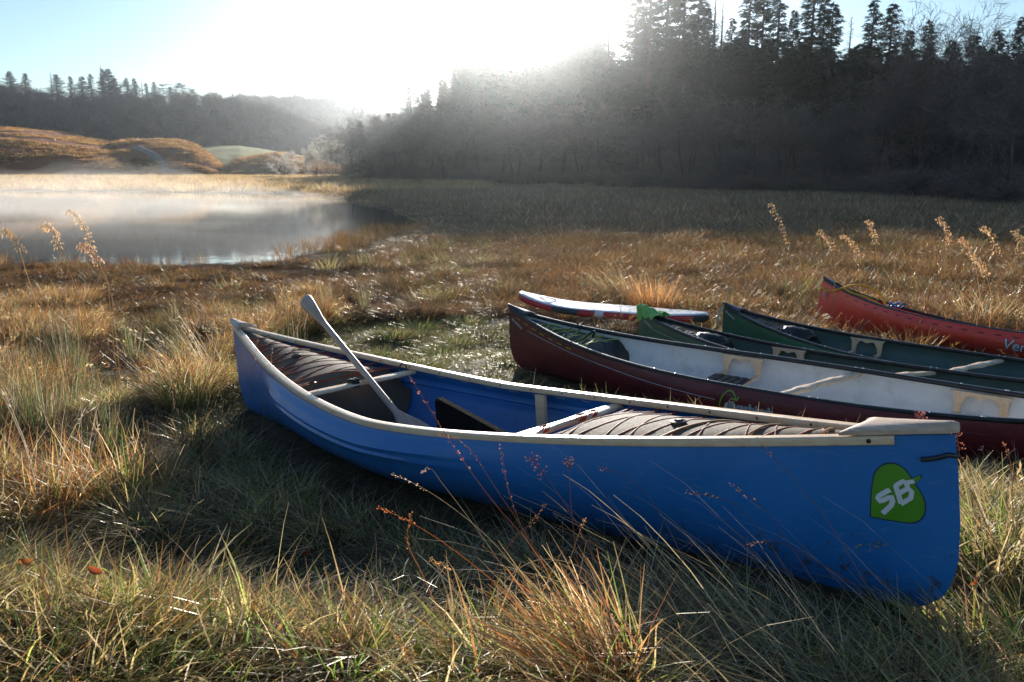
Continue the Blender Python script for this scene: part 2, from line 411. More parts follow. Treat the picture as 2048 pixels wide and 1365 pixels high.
def ground_material():
    m, nt, p, out = nodes_of('peaty_ground')
    N, L = nt.nodes, nt.links
    g = N.new('ShaderNodeNewGeometry')
    sp = N.new('ShaderNodeSeparateXYZ'); L.new(g.outputs['Position'], sp.inputs[0])
    def noise(sc, det=8, rough=0.6):
        n = N.new('ShaderNodeTexNoise'); n.inputs['Scale'].default_value = sc; n.inputs['Detail'].default_value = det; n.inputs['Roughness'].default_value = rough
        L.new(g.outputs['Position'], n.inputs['Vector']); return n.outputs['Fac']
    def ramp(f, stops):
        r = N.new('ShaderNodeValToRGB'); e = r.color_ramp.elements
        while len(e) < len(stops): e.new(0.5)
        for k, (pos, c) in enumerate(stops): e[k].position = pos; e[k].color = (*c, 1)
        L.new(f, r.inputs[0]); return r.outputs[0]
    def mix(f, a, b):
        x = N.new('ShaderNodeMixRGB'); L.new(f, x.inputs[0]); L.new(a, x.inputs[1]); L.new(b, x.inputs[2]); return x.outputs[0]
    def mrange(s, a, b):
        r = N.new('ShaderNodeMapRange'); r.interpolation_type = 'SMOOTHSTEP'; r.inputs[1].default_value = a; r.inputs[2].default_value = b; L.new(s, r.inputs[0]); return r.outputs[0]
    peat = ramp(noise(9), [(0.3, (0.028, 0.020, 0.013)), (0.5, (0.075, 0.052, 0.028)), (0.7, (0.13, 0.095, 0.045))])
    marsh = ramp(noise(2.2, 10, 0.7), [(0.3, (0.045, 0.027, 0.016)), (0.5, (0.12, 0.070, 0.034)), (0.68, (0.20, 0.125, 0.058))])
    straw = ramp(noise(0.09, 10, 0.75), [(0.3, (0.20, 0.115, 0.05)), (0.46, (0.34, 0.215, 0.10)), (0.6, (0.40, 0.27, 0.13)), (0.72, (0.28, 0.13, 0.055))])
    c = mix(mrange(sp.outputs['Y'], 8, 13), peat, marsh)
    c = mix(mrange(sp.outputs['Y'], 60, 112), c, straw)
    L.new(c, p.inputs['Base Color'])
    p.inputs['Roughness'].default_value = 0.85
    p.inputs['Specular IOR Level'].default_value = 0.2
    b = N.new('ShaderNodeBump'); b.inputs['Strength'].default_value = 0.9; b.inputs['Distance'].default_value = 0.05
    L.new(noise(14), b.inputs['Height']); L.new(b.outputs[0], p.inputs['Normal'])
    return m
tag(mb.build('ground', ground_material(), sharp=180), 'boggy ground falling gently to the lake', kind='structure')

# lake water
def water_material():
    m, nt, p, out = nodes_of('still_water')
    N, L = nt.nodes, nt.links
    p.inputs['Base Color'].default_value = (0.012, 0.014, 0.013, 1)
    p.inputs['Roughness'].default_value = 0.03
    p.inputs['IOR'].default_value = 1.33
    p.inputs['Specular IOR Level'].default_value = 0.6
    g = N.new('ShaderNodeNewGeometry')
    n = N.new('ShaderNodeTexNoise'); n.inputs['Scale'].default_value = 2.2; n.inputs['Detail'].default_value = 3
    L.new(g.outputs['Position'], n.inputs['Vector'])
    b = N.new('ShaderNodeBump'); b.inputs['Strength'].default_value = 0.10; b.inputs['Distance'].default_value = 0.02
    L.new(n.outputs['Fac'], b.inputs['Height']); L.new(b.outputs[0], p.inputs['Normal'])
    return m
mb = MB()
wx = axis(-170, 3, -20, 2, 1.0, 1.15); wy = axis(10.5, 118, 10.5, 30, 1.0, 1.1)
WX, WY = np.meshgrid(wx, wy, indexing='ij')
mb.grid(np.stack([WX, WY, np.full_like(WX, WATER_Z)], -1))
tag(mb.build('lake_water', water_material()), 'still lake water mirroring the hill', kind='structure')

# ------------------------------------------------------------------ hills on the left
def hill(name, crest, Y0, Yc, mat, label, foot_v=352, noise=1.0, back=60, nx=140, ny=26, bulge=0.75):
    """a slope that rises from its foot Y0 metres out to a crest traced at Yc metres; goes down again behind"""
    crest = np.array(crest, float)
    us = np.linspace(crest[0, 0], crest[-1, 0], nx)
    vs = np.interp(us, crest[:, 0], crest[:, 1])
    C = np.array([at(u, v, Yc) for u, v in zip(us, vs)])
    rows = []
    for k in range(ny + 1):
        t = k / ny
        Y = Y0 + (Yc - Y0) * t
        xx = C[:, 0] * (Y / Yc)
        zf = ground_z(xx, np.full(nx, Y0)) - 0.6
        s = math.sin(t * math.pi / 2) ** bulge if t > 0 else 0
        zz = zf + (C[:, 2] - zf) * s
        zz = zz + noise * fnoise(xx * 0.07 + 3, np.full(nx, Y) * 0.07, 4) * math.sin(t * math.pi) * 4
        rows.append(np.stack([xx, np.full(nx, Y), zz], -1))
    for k in range(1, 7):
        t = k / 6
        rows.append(np.stack([C[:, 0] * (1 + 0.1 * t), np.full(nx, Yc + back * t), C[:, 2] * (1 - t * t) - t], -1))
    g = np.array(rows)
    mb = MB(); mb.grid(g, flip=True)
    o = mb.build(name, mat, sharp=180)
    tag(o, label, kind='structure')
    return g

def hill_material(name, stops, scale=0.05, stops2=None, scale2=0.6):
    m, nt, p, out = nodes_of(name)
    N, L = nt.nodes, nt.links
    g = N.new('ShaderNodeNewGeometry')
    def nz(sc, det):
        n = N.new('ShaderNodeTexNoise'); n.inputs['Scale'].default_value = sc; n.inputs['Detail'].default_value = det; n.inputs['Roughness'].default_value = 0.72
        L.new(g.outputs['Position'], n.inputs['Vector']); return n.outputs['Fac']
    r = N.new('ShaderNodeValToRGB'); e = r.color_ramp.elements
    while len(e) < len(stops): e.new(0.5)
    for k, (pos, c) in enumerate(stops): e[k].position = pos; e[k].color = (*c, 1)
    L.new(nz(scale, 10), r.inputs[0])
    mx = N.new('ShaderNodeMixRGB'); mx.blend_type = 'MULTIPLY'; mx.inputs[0].default_value = 0.8
    r2 = N.new('ShaderNodeValToRGB'); r2.color_ramp.elements[0].position = 0.3; r2.color_ramp.elements[1].position = 0.65
    r2.color_ramp.elements[0].color = (0.6, 0.6, 0.6, 1)
    L.new(nz(scale2, 8), r2.inputs[0])
    L.new(r.outputs[0], mx.inputs[1]); L.new(r2.outputs[0], mx.inputs[2])
    L.new(mx.outputs[0], p.inputs['Base Color'])
    p.inputs['Roughness'].default_value = 0.95; p.inputs['Specular IOR Level'].default_value = 0.1
    b = N.new('ShaderNodeBump'); b.inputs['Strength'].default_value = 1.0; b.inputs['Distance'].default_value = 0.8
    L.new(nz(scale2, 8), b.inputs['Height']); L.new(b.outputs[0], p.inputs['Normal'])
    return m
m_wood = hill_material('winter_wood_floor', [(0.3, (0.035, 0.026, 0.020)), (0.5, (0.065, 0.050, 0.034)), (0.7, (0.085, 0.075, 0.045))], 0.03)
m_brack = hill_material('bracken_slope', [(0.34, (0.16, 0.13, 0.06)), (0.45, (0.36, 0.13, 0.05)), (0.55, (0.42, 0.14, 0.055)), (0.68, (0.22, 0.18, 0.08))], 0.06)
m_pasture = hill_material('pasture', [(0.3, (0.44, 0.40, 0.15)), (0.6, (0.50, 0.45, 0.19))], 0.05)
m_snow = hill_material('snowy_fell', [(0.3, (0.45, 0.50, 0.58)), (0.6, (0.75, 0.78, 0.82))], 0.01, scale2=0.02)
m_track = surf('stony_track', (0.20, 0.17, 0.14), (0.27, 0.24, 0.20), 0.8, 0.9, 0.1)
G_wood = hill('wooded_hill', [(-420, 150), (-150, 165), (-40, 178), (20, 196), (90, 208), (180, 212), (280, 212), (400, 213), (440, 214), (500, 222), (560, 238), (620, 262), (700, 300), (820, 345), (900, 352)], 430, 520, m_wood, 'steep hillside under bare winter woodland', noise=1.2)
G_far = hill('distant_hill', [(380, 260), (440, 214), (468, 207), (500, 208), (540, 212), (640, 214), (760, 214), (900, 225), (1150, 290), (1300, 345), (1400, 352)], 660, 820, m_wood, 'distant ridge topped by a plantation', noise=1.5)
G_b1 = hill('bracken_hill', [(-420, 245), (-120, 252), (0, 260), (60, 263), (110, 269), (160, 277), (220, 288), (262, 302), (300, 326), (330, 348), (350, 354)], 236, 400, m_brack, 'rust red bracken hillside left of the track', noise=0.5)
G_b2 = hill('bracken_hill', [(200, 330), (235, 285), (270, 280), (320, 278), (360, 281), (385, 291), (405, 305), (430, 322), (455, 342), (480, 354)], 252, 345, m_brack, 'lower bracken hillock right of the track', noise=0.5)
G_b3 = hill('pasture_hillock', [(380, 340), (405, 296), (440, 293), (480, 294), (520, 300), (560, 306), (640, 318), (760, 352)], 285, 410, m_pasture, 'pale green pasture hillock beyond the frosted tree', noise=0.4)
G_b4 = hill('bracken_bank', [(440, 354), (480, 318), (520, 312), (560, 306), (600, 316), (660, 330), (740, 354)], 250, 310, m_brack, 'bracken bank behind the frosted tree', noise=0.4)
hill('snowy_mountain', [(400, 330), (470, 240), (505, 204), (530, 198), (580, 195), (640, 200), (720, 216), (800, 250)], 900, 1150, m_snow, 'pale snow dusted mountain far off', noise=1.0)
# the track that climbs between the two bracken hillsides
def hill_hit(u, v):
    """where the sight line of a photo point meets the nearest hillside"""
    for Y in np.arange(238, 420, 0.5):
        p = at(u, v, Y)
        for G in (G_b1, G_b2, G_b3, G_b4):
            ys = G[:27, 0, 1]
            if not ys[0] <= Y <= ys[-1]: continue
            k = min(int(np.searchsorted(ys, Y)), 26); k0 = max(k - 1, 0)
            f = 0 if k == k0 else (Y - ys[k0]) / (ys[k] - ys[k0])
            za = np.interp(p[0], G[k0, :, 0], G[k0, :, 2], left=-99, right=-99); zb = np.interp(p[0], G[k, :, 0], G[k, :, 2], left=-99, right=-99)
            if za * (1 - f) + zb * f >= p[2]: return p
    return at(u, v, 300)
pts = [hill_hit(u, v) for u, v in ((340, 347), (330, 338), (322, 327), (313, 316), (302, 308), (288, 302), (274, 297))]
mb = MB(); P_ = np.array(pts)
mb.grid(np.stack([P_ + [-2.0, 0, 0.15], P_ + [-0.6, -0.4, 0.75], P_ + [1.0, -0.4, 0.75], P_ + [2.2, 0, 0.15]], 1), flip=True)
tag(mb.build('track', m_track, sharp=180), 'stony track climbing between the bracken hills', kind='structure')

# ------------------------------------------------------------------ air: the haze box and the mist lying on the lake
def volume_material(name, density, color, aniso):
    m = bpy.data.materials.new(name); m.use_nodes = True
    nt = m.node_tree
    nt.nodes.remove(nt.nodes['Principled BSDF'])
    v = nt.nodes.new('ShaderNodeVolumePrincipled')
    v.inputs['Density'].default_value = density
    v.inputs['Color'].default_value = (*color, 1)
    v.inputs['Anisotropy'].default_value = aniso
    nt.links.new(v.outputs[0], nt.nodes['Material Output'].inputs['Volume'])
    return m
mb = MB(); mb.box((0, 625, 61), (1900, 1390, 127))
hz = mb.build('haze', volume_material('haze_air', HAZE_DENSITY, (0.85, 0.93, 1.0), 0.925), smooth=False)
tag(hz, 'thin sunlit haze in the cold air', kind='stuff')

mx_ = np.linspace(-130, -3, 100); my_ = np.linspace(22, 114, 80)
MX, MY = np.meshgrid(mx_, my_, indexing='ij')
sdm = lake_sd(MX, MY)
thick = sstep(-3.5, 12, sdm) * (0.28 + 1.3 * sstep(28, 92, MY)) * (0.12 + 1.8 * np.clip(0.42 + 2.2 * fnoise(MX * 0.11 + 5, MY * 0.16, 4), 0, 1))
base = np.full_like(MX, WATER_Z + 0.012)
top = base + 0.004 + 1.25 * thick
mb = MB(); mb.slab(np.stack([MX, MY, top], -1), np.stack([MX, MY, base], -1))
ms = mb.build('mist', volume_material('lake_mist', 0.0085, (1.0, 0.98, 0.95), 0.45), sharp=180, weld=0.0005)
tag(ms, 'low bank of morning mist drifting over the lake', kind='stuff')

# ------------------------------------------------------------------ trees
def mesh_col(name, v, f, c, mat, smooth=False):
    """mesh with one colour per vertex"""
    me = bpy.data.meshes.new(name)
    v = np.asarray(v, np.float32)
    me.from_pydata(v.tolist(), [], f if isinstance(f, list) else np.asarray(f).tolist())
    ca = me.color_attributes.new('Col', 'FLOAT_COLOR', 'POINT')
    c = np.asarray(c, np.float32)
    ca.data.foreach_set('color', np.concatenate([c, np.ones((len(c), 1), np.float32)], 1).ravel())
    me.materials.append(mat)
    if smooth: me.polygons.foreach_set('use_smooth', [True] * len(me.polygons))
    return me

class Cards:
    """many small faces with a colour each"""
    def __init__(s): s.v = []; s.f = []; s.c = []; s.n = 0
    def quad(s, a, b, c, d, col):
        s.v += [a, b, c, d]; s.f.append((s.n, s.n + 1, s.n + 2, s.n + 3)); s.c += [col] * 4; s.n += 4
    def tri(s, a, b, c, col):
        s.v += [a, b, c]; s.f.append((s.n, s.n + 1, s.n + 2)); s.c += [col] * 3; s.n += 3
    def prism(s, p, q, r0, r1, col, k=3):
        d = q - p; d = d / (np.linalg.norm(d) + 1e-9)
        u = np.cross(d, [0, 0, 1.0] if abs(d[2]) < 0.9 else [1.0, 0, 0]); u /= np.linalg.norm(u); w = np.cross(d, u)
        ring = []
        for j in range(k):
            an = 2 * math.pi * j / k
            o = math.cos(an) * u + math.sin(an) * w
            ring.append((p + r0 * o, q + r1 * o))
        o = s.n
        for a, b in ring: s.v += [a, b]; s.c += [col, col]
        s.n += 2 * k
        for j in range(k):
            n = (j + 1) % k
            s.f.append((o + 2 * j, o + 2 * n, o + 2 * n + 1, o + 2 * j + 1))
    def mesh(s, name, mat, smooth=False): return mesh_col(name, s.v, s.f, s.c, mat, smooth)

def link(name, me, parent=None):
    o = bpy.data.objects.new(name, me); COL.objects.link(o)
    if parent: o.parent = parent
    return o

def conifer_meshes(seed, h=20.0, rad=3.4, whorls=34, bare=0.12, dens=1.0, droop=0.25, ragged=0.25, needles=True, cols=((0.020, 0.036, 0.022), (0.040, 0.062, 0.034))):
    g = np.random.default_rng(seed)
    tr = Cards()
    zs = np.linspace(-0.6, h, 9)
    for a, b in zip(zs[:-1], zs[1:]):
        ra, rb = (0.018 * h * (1 - max(a, 0) / h) ** 0.8 + 0.02), (0.018 * h * (1 - max(b, 0) / h) ** 0.8 + 0.02)
        tr.prism(np.array([0, 0, a]), np.array([0, 0, b]), ra * 0.8, rb * 0.8, (0.06, 0.05, 0.04), 7)
    cr = Cards()
    c0, c1 = np.array(cols[0]), np.array(cols[1])
    NB = int(whorls * 6.5 * dens)
    for w in range(NB):
        t = bare + (1 - bare) * ((w + g.random()) / NB) ** 0.92
        z = t * h
        L0 = rad * ((1 - (t - bare) / (1 - bare)) ** 0.80) + 0.14
        if t < bare + 0.12: L0 *= 0.75
        for k in range(1):
            az = g.random() * 2 * math.pi
            L = L0 * (1 - ragged + 2 * ragged * g.random() ** 1.5) * (0.55 + 0.9 * vnoise(t * 9 + seed, az * 0.8))
            d = np.array([math.cos(az), math.sin(az), 0])
            side = np.array([-d[1], d[0], 0])
            up0 = 0.45 * t - droop
            npt = max(3, int(L / 0.27))
            pts = []
            for q in range(npt + 1):
                x = q / npt
                pts.append(np.array([0, 0, z]) + d * L * x + np.array([0, 0, L * (up0 * x - 0.25 * x * (1 - x) + 0.12 * x * x)]))
            for q in range(npt):
                if q == 0 or not needles or q % 2 == 0: cr.prism(pts[q], pts[q + 1], 0.03 * (1 - q / npt) + 0.008, 0.03 * (1 - (q + 1) / npt) + 0.006, (0.05, 0.042, 0.035), 3)
                if needles:
                    for sgn in (-1, 1):
                        for rep in range(2):
                            wd = (0.20 + 0.42 * g.random()) * (1.1 - 0.65 * q / npt) * min(1, L / 1.5 + 0.25)
                            p = pts[q] + (pts[q + 1] - pts[q]) * g.random()
                            tip = p + d * (0.18 + 0.3 * g.random()) + side * sgn * wd + np.array([0, 0, -0.06 - 0.22 * g.random()])
                            n = (d * 0.085 + np.array([0, 0, 0.07 * (g.random() - 0.3)])) * (0.8 + 0.5 * g.random())
                            cr.quad(p - n * 0.5, p + n * 0.9, tip + n * 0.45, tip - n * 0.25, c0 + (c1 - c0) * g.random())
                    if q == npt - 1:
                        e = pts[-1] + d * 0.25
                        cr.quad(pts[-1] - side * 0.09, pts[-1] + side * 0.09, e + side * 0.02, e - side * 0.02, c1)
                elif q > 0:
                    for rep in range(2):
                        e = pts[q] + d * 0.35 * g.random() + side * (g.random() - 0.5) * 1.0 + np.array([0, 0, (g.random() - 0.65) * 0.5])
                        cr.tri(pts[q], pts[q] + np.array([0.012, 0.012, 0.02]), e, c0 + (c1 - c0) * g.random())
    cr.prism(np.array([0, 0, h * 0.96]), np.array([0, 0, h * 1.03]), 0.03, 0.005, tuple(c1), 3)
    return tr.mesh('trunk', M['bark']), cr.mesh('crown', M['needle'] if needles else M['twig'])

def pine_meshes(seed, h=16.0):
    """open crowned pine: bare lower trunk, clumps of needles on crooked limbs"""
    g = np.random.default_rng(seed)
    tr = Cards(); cr = Cards()
    p = np.array([0, 0, -0.6]); lean = (g.random(2) - 0.5) * 0.1
    for k in range(10):
        q = np.array([lean[0] * k, lean[1] * k, h * (k + 1) / 10.5]) + np.array([*(g.random(2) - 0.5) * 0.25, 0])
        tr.prism(p, q, 0.22 * (1 - k / 11) + 0.03, 0.22 * (1 - (k + 1) / 11) + 0.03, (0.10, 0.06, 0.04), 7)
        if k >= 4:
            for j in range(4):
                az = g.random() * 6.28; L = (1.2 + 2.6 * g.random()) * (1.15 - 0.5 * (k - 4) / 6)
                e = q + np.array([math.cos(az) * L, math.sin(az) * L, L * (0.05 + 0.35 * g.random())])
                cr.prism(q, e, 0.06, 0.025, (0.07, 0.05, 0.04), 3)
                for c in range(3):
                    ctr = q + (e - q) * (0.55 + 0.25 * c) + (g.random(3) - 0.5) * 0.7
                    for n in range(46):
                        o = g.normal(size=3) * np.array([0.55, 0.55, 0.26])
                        a = g.normal(size=3); a /= np.linalg.norm(a)
                        b = np.cross(a, g.normal(size=3)); b /= np.linalg.norm(b)
                        cr.quad(ctr + o, ctr + o + a * 0.26, ctr + o + a * 0.26 + b * 0.07, ctr + o + b * 0.07, np.array((0.026, 0.044, 0.026)) * (0.7 + 0.8 * g.random()))
        p = q
    return tr.mesh('trunk', M['bark']), cr.mesh('crown', M['needle'])

def bare_meshes(seed, h=11.0, spread=1.0, trunks=1, col=(0.10, 0.075, 0.06), tip=(0.13, 0.10, 0.085), twig_w=0.016, levels=4, frosty=False, lean=0.0, fan=(6, 6, 6, 6)):
    g = np.random.default_rng(seed)
    tr = Cards(); cr = Cards()
    col = np.array(col); tip = np.array(tip)
    def rot(d, ang):
        a = g.normal(size=3); a -= a.dot(d) * d; a /= np.linalg.norm(a) + 1e-9
        return d * math.cos(ang) + a * math.sin(ang)
    def branch(p, d, L, r, lev):
        segs = 3 if lev < 2 else 2
        q = p
        pts = [p]
        for k in range(segs):
            d = d + g.normal(size=3) * (0.05 if lev == 0 else 0.13) + np.array([0, 0, 0.06 if lev < levels - 1 else -0.05]); d /= np.linalg.norm(d)
            q2 = q + d * L / segs
            r2 = r * (1 - 0.45 / segs)
            (tr if lev == 0 else cr).prism(q, q2, r, r2, tuple(col * (0.8 + 0.4 * g.random())), 7 if lev == 0 else (4 if lev == 1 else 3))
            q, r = q2, r2
            pts.append(q)
        nkid = fan[min(lev, 3)]
        for k in range(nkid):
            x = 0.35 + 0.65 * (k + g.random()) / nkid
            x = min(x, 1) * segs
            i = min(int(x), segs - 1)
            s = pts[i] + (pts[i + 1] - pts[i]) * (x - i)
            kd = rot(d, (0.35 + 0.6 * g.random()) * (0.8 + 0.4 * spread))
            kL = L * (0.5 + 0.28 * g.random()) * (1.1 - 0.3 * x / segs)
            if lev + 1 < levels: branch(s, kd, kL, r * 0.55, lev + 1)
            else:
                e = s + kd * kL * 1.1 + np.array([0, 0, -0.12 * kL])
                m = (s + e) / 2 + g.normal(size=3) * 0.05
                n = np.cross(kd, g.normal(size=3)); n /= np.linalg.norm(n) + 1e-9
                w = twig_w * (0.7 + 0.6 * g.random())
                cc = tip * (0.7 + 0.6 * g.random())
                cr.quad(s - n * w * 0.5, s + n * w * 0.5, m + n * w * 0.4, m - n * w * 0.4, cc)
                cr.tri(m - n * w * 0.4, m + n * w * 0.4, e, cc)
                for j in range(2):
                    b = s + (e - s) * (0.3 + 0.6 * g.random())
                    f = b + rot(kd, 0.7) * kL * 0.45
                    cr.tri(b - n * w * 0.4, b + n * w * 0.4, f, cc)
                    if frosty:
                        for z in range(2):
                            o = b + (f - b) * g.random() + g.normal(size=3) * 0.05
                            a = g.normal(size=3) * 0.045; bb = g.normal(size=3) * 0.045
                            cr.tri(o, o + a, o + bb, (0.42, 0.40, 0.36))
    for k in range(trunks):
        d = np.array([*(g.normal(size=2) * (0.05 if trunks == 1 else 0.09)), 1.0]); d[0] += lean; d /= np.linalg.norm(d)
        base = np.array([*(g.normal(size=2) * (0.0 if trunks == 1 else 0.2)), -0.5])
        branch(base, d, h * 0.36, 0.0075 * h * (1 if trunks == 1 else 0.75), 0)
    top = max(v[2] for v in cr.v)
    for C in (tr, cr):
        C.v = [v * np.array([h / top * 0.98, h / top * 0.98, h / top]) for v in C.v]
    return tr.mesh('trunk', M['bark_pale'] if frosty else M['bark']), cr.mesh('crown', M['frost'] if frosty else M['twig'])

SPR = [conifer_meshes(11, 22, 3.5, 74, 0.05, 0.75, 0.30), conifer_meshes(12, 22, 2.9, 68, 0.06, 0.7, 0.36, 0.34), conifer_meshes(13, 22, 4.0, 66, 0.08, 0.8, 0.20, 0.42)]
LAR = [conifer_meshes(21, 22, 2.6, 30, 0.2, 0.8, 0.05, 0.45, needles=False, cols=((0.10, 0.075, 0.055), (0.15, 0.11, 0.08))), conifer_meshes(22, 22, 2.2, 26, 0.25, 0.7, 0.0, 0.5, needles=False, cols=((0.10, 0.075, 0.055), (0.15, 0.11, 0.08)))]
PIN = [pine_meshes(31, 16), pine_meshes(32, 16)]
BAR = [bare_meshes(41, 12, 1.0), bare_meshes(42, 12, 1.25, trunks=3), bare_meshes(43, 12, 0.8, col=(0.12, 0.085, 0.07), tip=(0.19, 0.12, 0.095)), bare_meshes(44, 12, 1.3, trunks=2, lean=0.12, tip=(0.14, 0.115, 0.095))]
FRO = [bare_meshes(51, 10, 1.25, col=(0.12, 0.10, 0.085), tip=(0.34, 0.31, 0.27), twig_w=0.03, frosty=True), bare_meshes(52, 10, 1.3, trunks=2, col=(0.11, 0.09, 0.075), tip=(0.24, 0.20, 0.165), twig_w=0.026, frosty=True, lean=0.15)]
BUS = [bare_meshes(61, 6, 1.4, trunks=5, col=(0.10, 0.07, 0.055), tip=(0.20, 0.135, 0.105), twig_w=0.02, levels=3, fan=(5, 5, 6, 6)), bare_meshes(62, 6, 1.4, trunks=4, col=(0.09, 0.07, 0.06), tip=(0.15, 0.12, 0.10), twig_w=0.02, levels=3, fan=(5, 5, 6, 6))]
SRC = dict(spruce=(SPR, 22, 'spruce_tree'), larch=(LAR, 22, 'larch_tree'), pine=(PIN, 16, 'pine_tree'), bare=(BAR, 12, 'bare_tree'), frost=(FRO, 10, 'frosted_tree'), bush=(BUS, 6, 'bare_bush'))

def tree(kind, u, vtop, Y, label, group=None, var=0, wide=1.0, cat='tree', z0=None):
    meshes, h0, name = SRC[kind]
    p = at(u, vtop, Y)
    z = float(ground_z(p[0], Y)) if z0 is None else z0
    h = max(p[2] - z, 1.0)
    t = empty(name, (p[0], Y, z), (0, 0, rnd.random() * 6.28))
    s = h / h0
    t.scale = (s * wide, s * wide, s)
    tm, cm = meshes[var % len(meshes)]
    link('trunk', tm, t); link('crown', cm, t)
    tag(t, label, cat, group)
    return t

# conifers along the crest of the wooded hill, left to right
def crest_z(u): return None
CREST = [(18, 145, 'spruce', 2, 1.5), (49, 149, 'spruce', 0, 1.4), (100, 146, 'larch', 0, 1), (111, 151, 'spruce', 2, 1.5), (139, 155, 'spruce', 1, 1.2), (162, 155, 'spruce', 0, 1.6), (180, 150, 'spruce', 1, 1.2), (200, 132, 'larch', 1, 1.3), (204, 140, 'spruce', 1, 1.1), (215, 140, 'spruce', 2, 1.6), (226, 158, 'spruce', 0, 1.4),
         (238, 166, 'pine', 0, 1), (252, 158, 'spruce', 1, 1.2), (268, 159, 'spruce', 0, 1.4), (282, 157, 'larch', 1, 1.1), (291, 168, 'spruce', 1, 1.2), (307, 166, 'spruce', 2, 1.1), (326, 172, 'pine', 1, 1.2), (340, 176, 'spruce', 1, 1.1), (352, 170, 'pine', 0, 1.2), (364, 172, 'pine', 1, 1.2), (378, 180, 'pine', 0, 1.1), (391, 188, 'pine', 1, 1.1), (410, 190, 'pine', 0, 1.2), (424, 188, 'pine', 1, 1.3)]
CREST_L = {0: 'dark conifer at the far left end of the hill crest', 1: 'second dark conifer from the left on the hill crest', 2: 'thin bare larch standing beside the gap in the crest row', 3: 'broad dark conifer just right of the gap in the crest row', 7: 'tallest spire like larch in the middle of the crest row', 9: 'broad dark conifer beside the tallest larch of the crest row', 24: 'open crowned pine at the right hand end of the crest row', 23: 'open crowned pine second from the right end of the crest row'}
gcz = G_wood[26]
for i, (u, v, kind, var, wd) in enumerate(CREST):
    x = at(u, v, 516)[0]
    z = float(np.interp(x, gcz[:, 0], gcz[:, 2])) - 2.5
    kindname = {'spruce': 'dark conifer', 'larch': 'thin bare larch', 'pine': 'open crowned pine'}[kind]
    tree(kind, u, v - 2, 516, CREST_L.get(i, kindname + ' crowded into the middle of the conifer row on the hill crest'), 'conifers along the hill crest', var, wd * (1.55 if kind == 'spruce' else 1.25), z0=z - 1.5)

# lone trees and bushes in the open on the left
tree('frost', 566, 300, 215, 'pale frosted tree standing alone on the sunlit far bank', None, 0, 1.35)
tree('frost', 660, 268, 205, 'dark spreading bare tree just right of the pale frosted tree', None, 1, 1.25)
tree('frost', 628, 290, 208, 'smaller leaning bare tree tucked behind the frosted tree', None, 1, 1.0)
for u, v, Y, var, lab, wd in ((90, 252, 385, 0, 'round bare bush on the upper slope of the left bracken hill', 1.2), (395, 268, 345, 0, 'tall bare tree on the crest of the bracken hillock', 1.0), (500, 275, 400, 1, 'bare tree on the pale pasture hillock', 1.0), (240, 318, 262, 1, 'bare bush at the foot of the left bracken hill', 1.3), (30, 312, 262, 0, 'bare bush at the lower left foot of the bracken hill', 1.4), (130, 322, 262, 1, 'low bare bush between two others below the bracken hill', 1.6), (148, 348, 200, 1, 'tiny dark bush on the golden field beyond the lake', 1.0), (410, 318, 268, 0, 'bare bush in the hollow right of the track', 1.3)):
    p = at(u, v, Y)
    zz = None
    for G in (G_b1, G_b2, G_b3, G_b4):
        rows = G[:27]
        k = int(np.argmin(np.abs(rows[:, 0, 1] - Y)))
        if abs(rows[k, 0, 1] - Y) < 8 and rows[k, 0, 0] < p[0] < rows[k, -1, 0]:
            zz = max(zz if zz is not None else -9, float(np.interp(p[0], rows[k, :, 0], rows[k, :, 2])))
    if zz is not None and p[2] - zz < 2.0: v -= 14
    tree('bush' if u not in (395, 500) else 'bare', u, v, Y, lab, 'bushes on the bracken hills', var, wd, cat='bush' if u not in (395, 500) else 'tree', z0=zz)

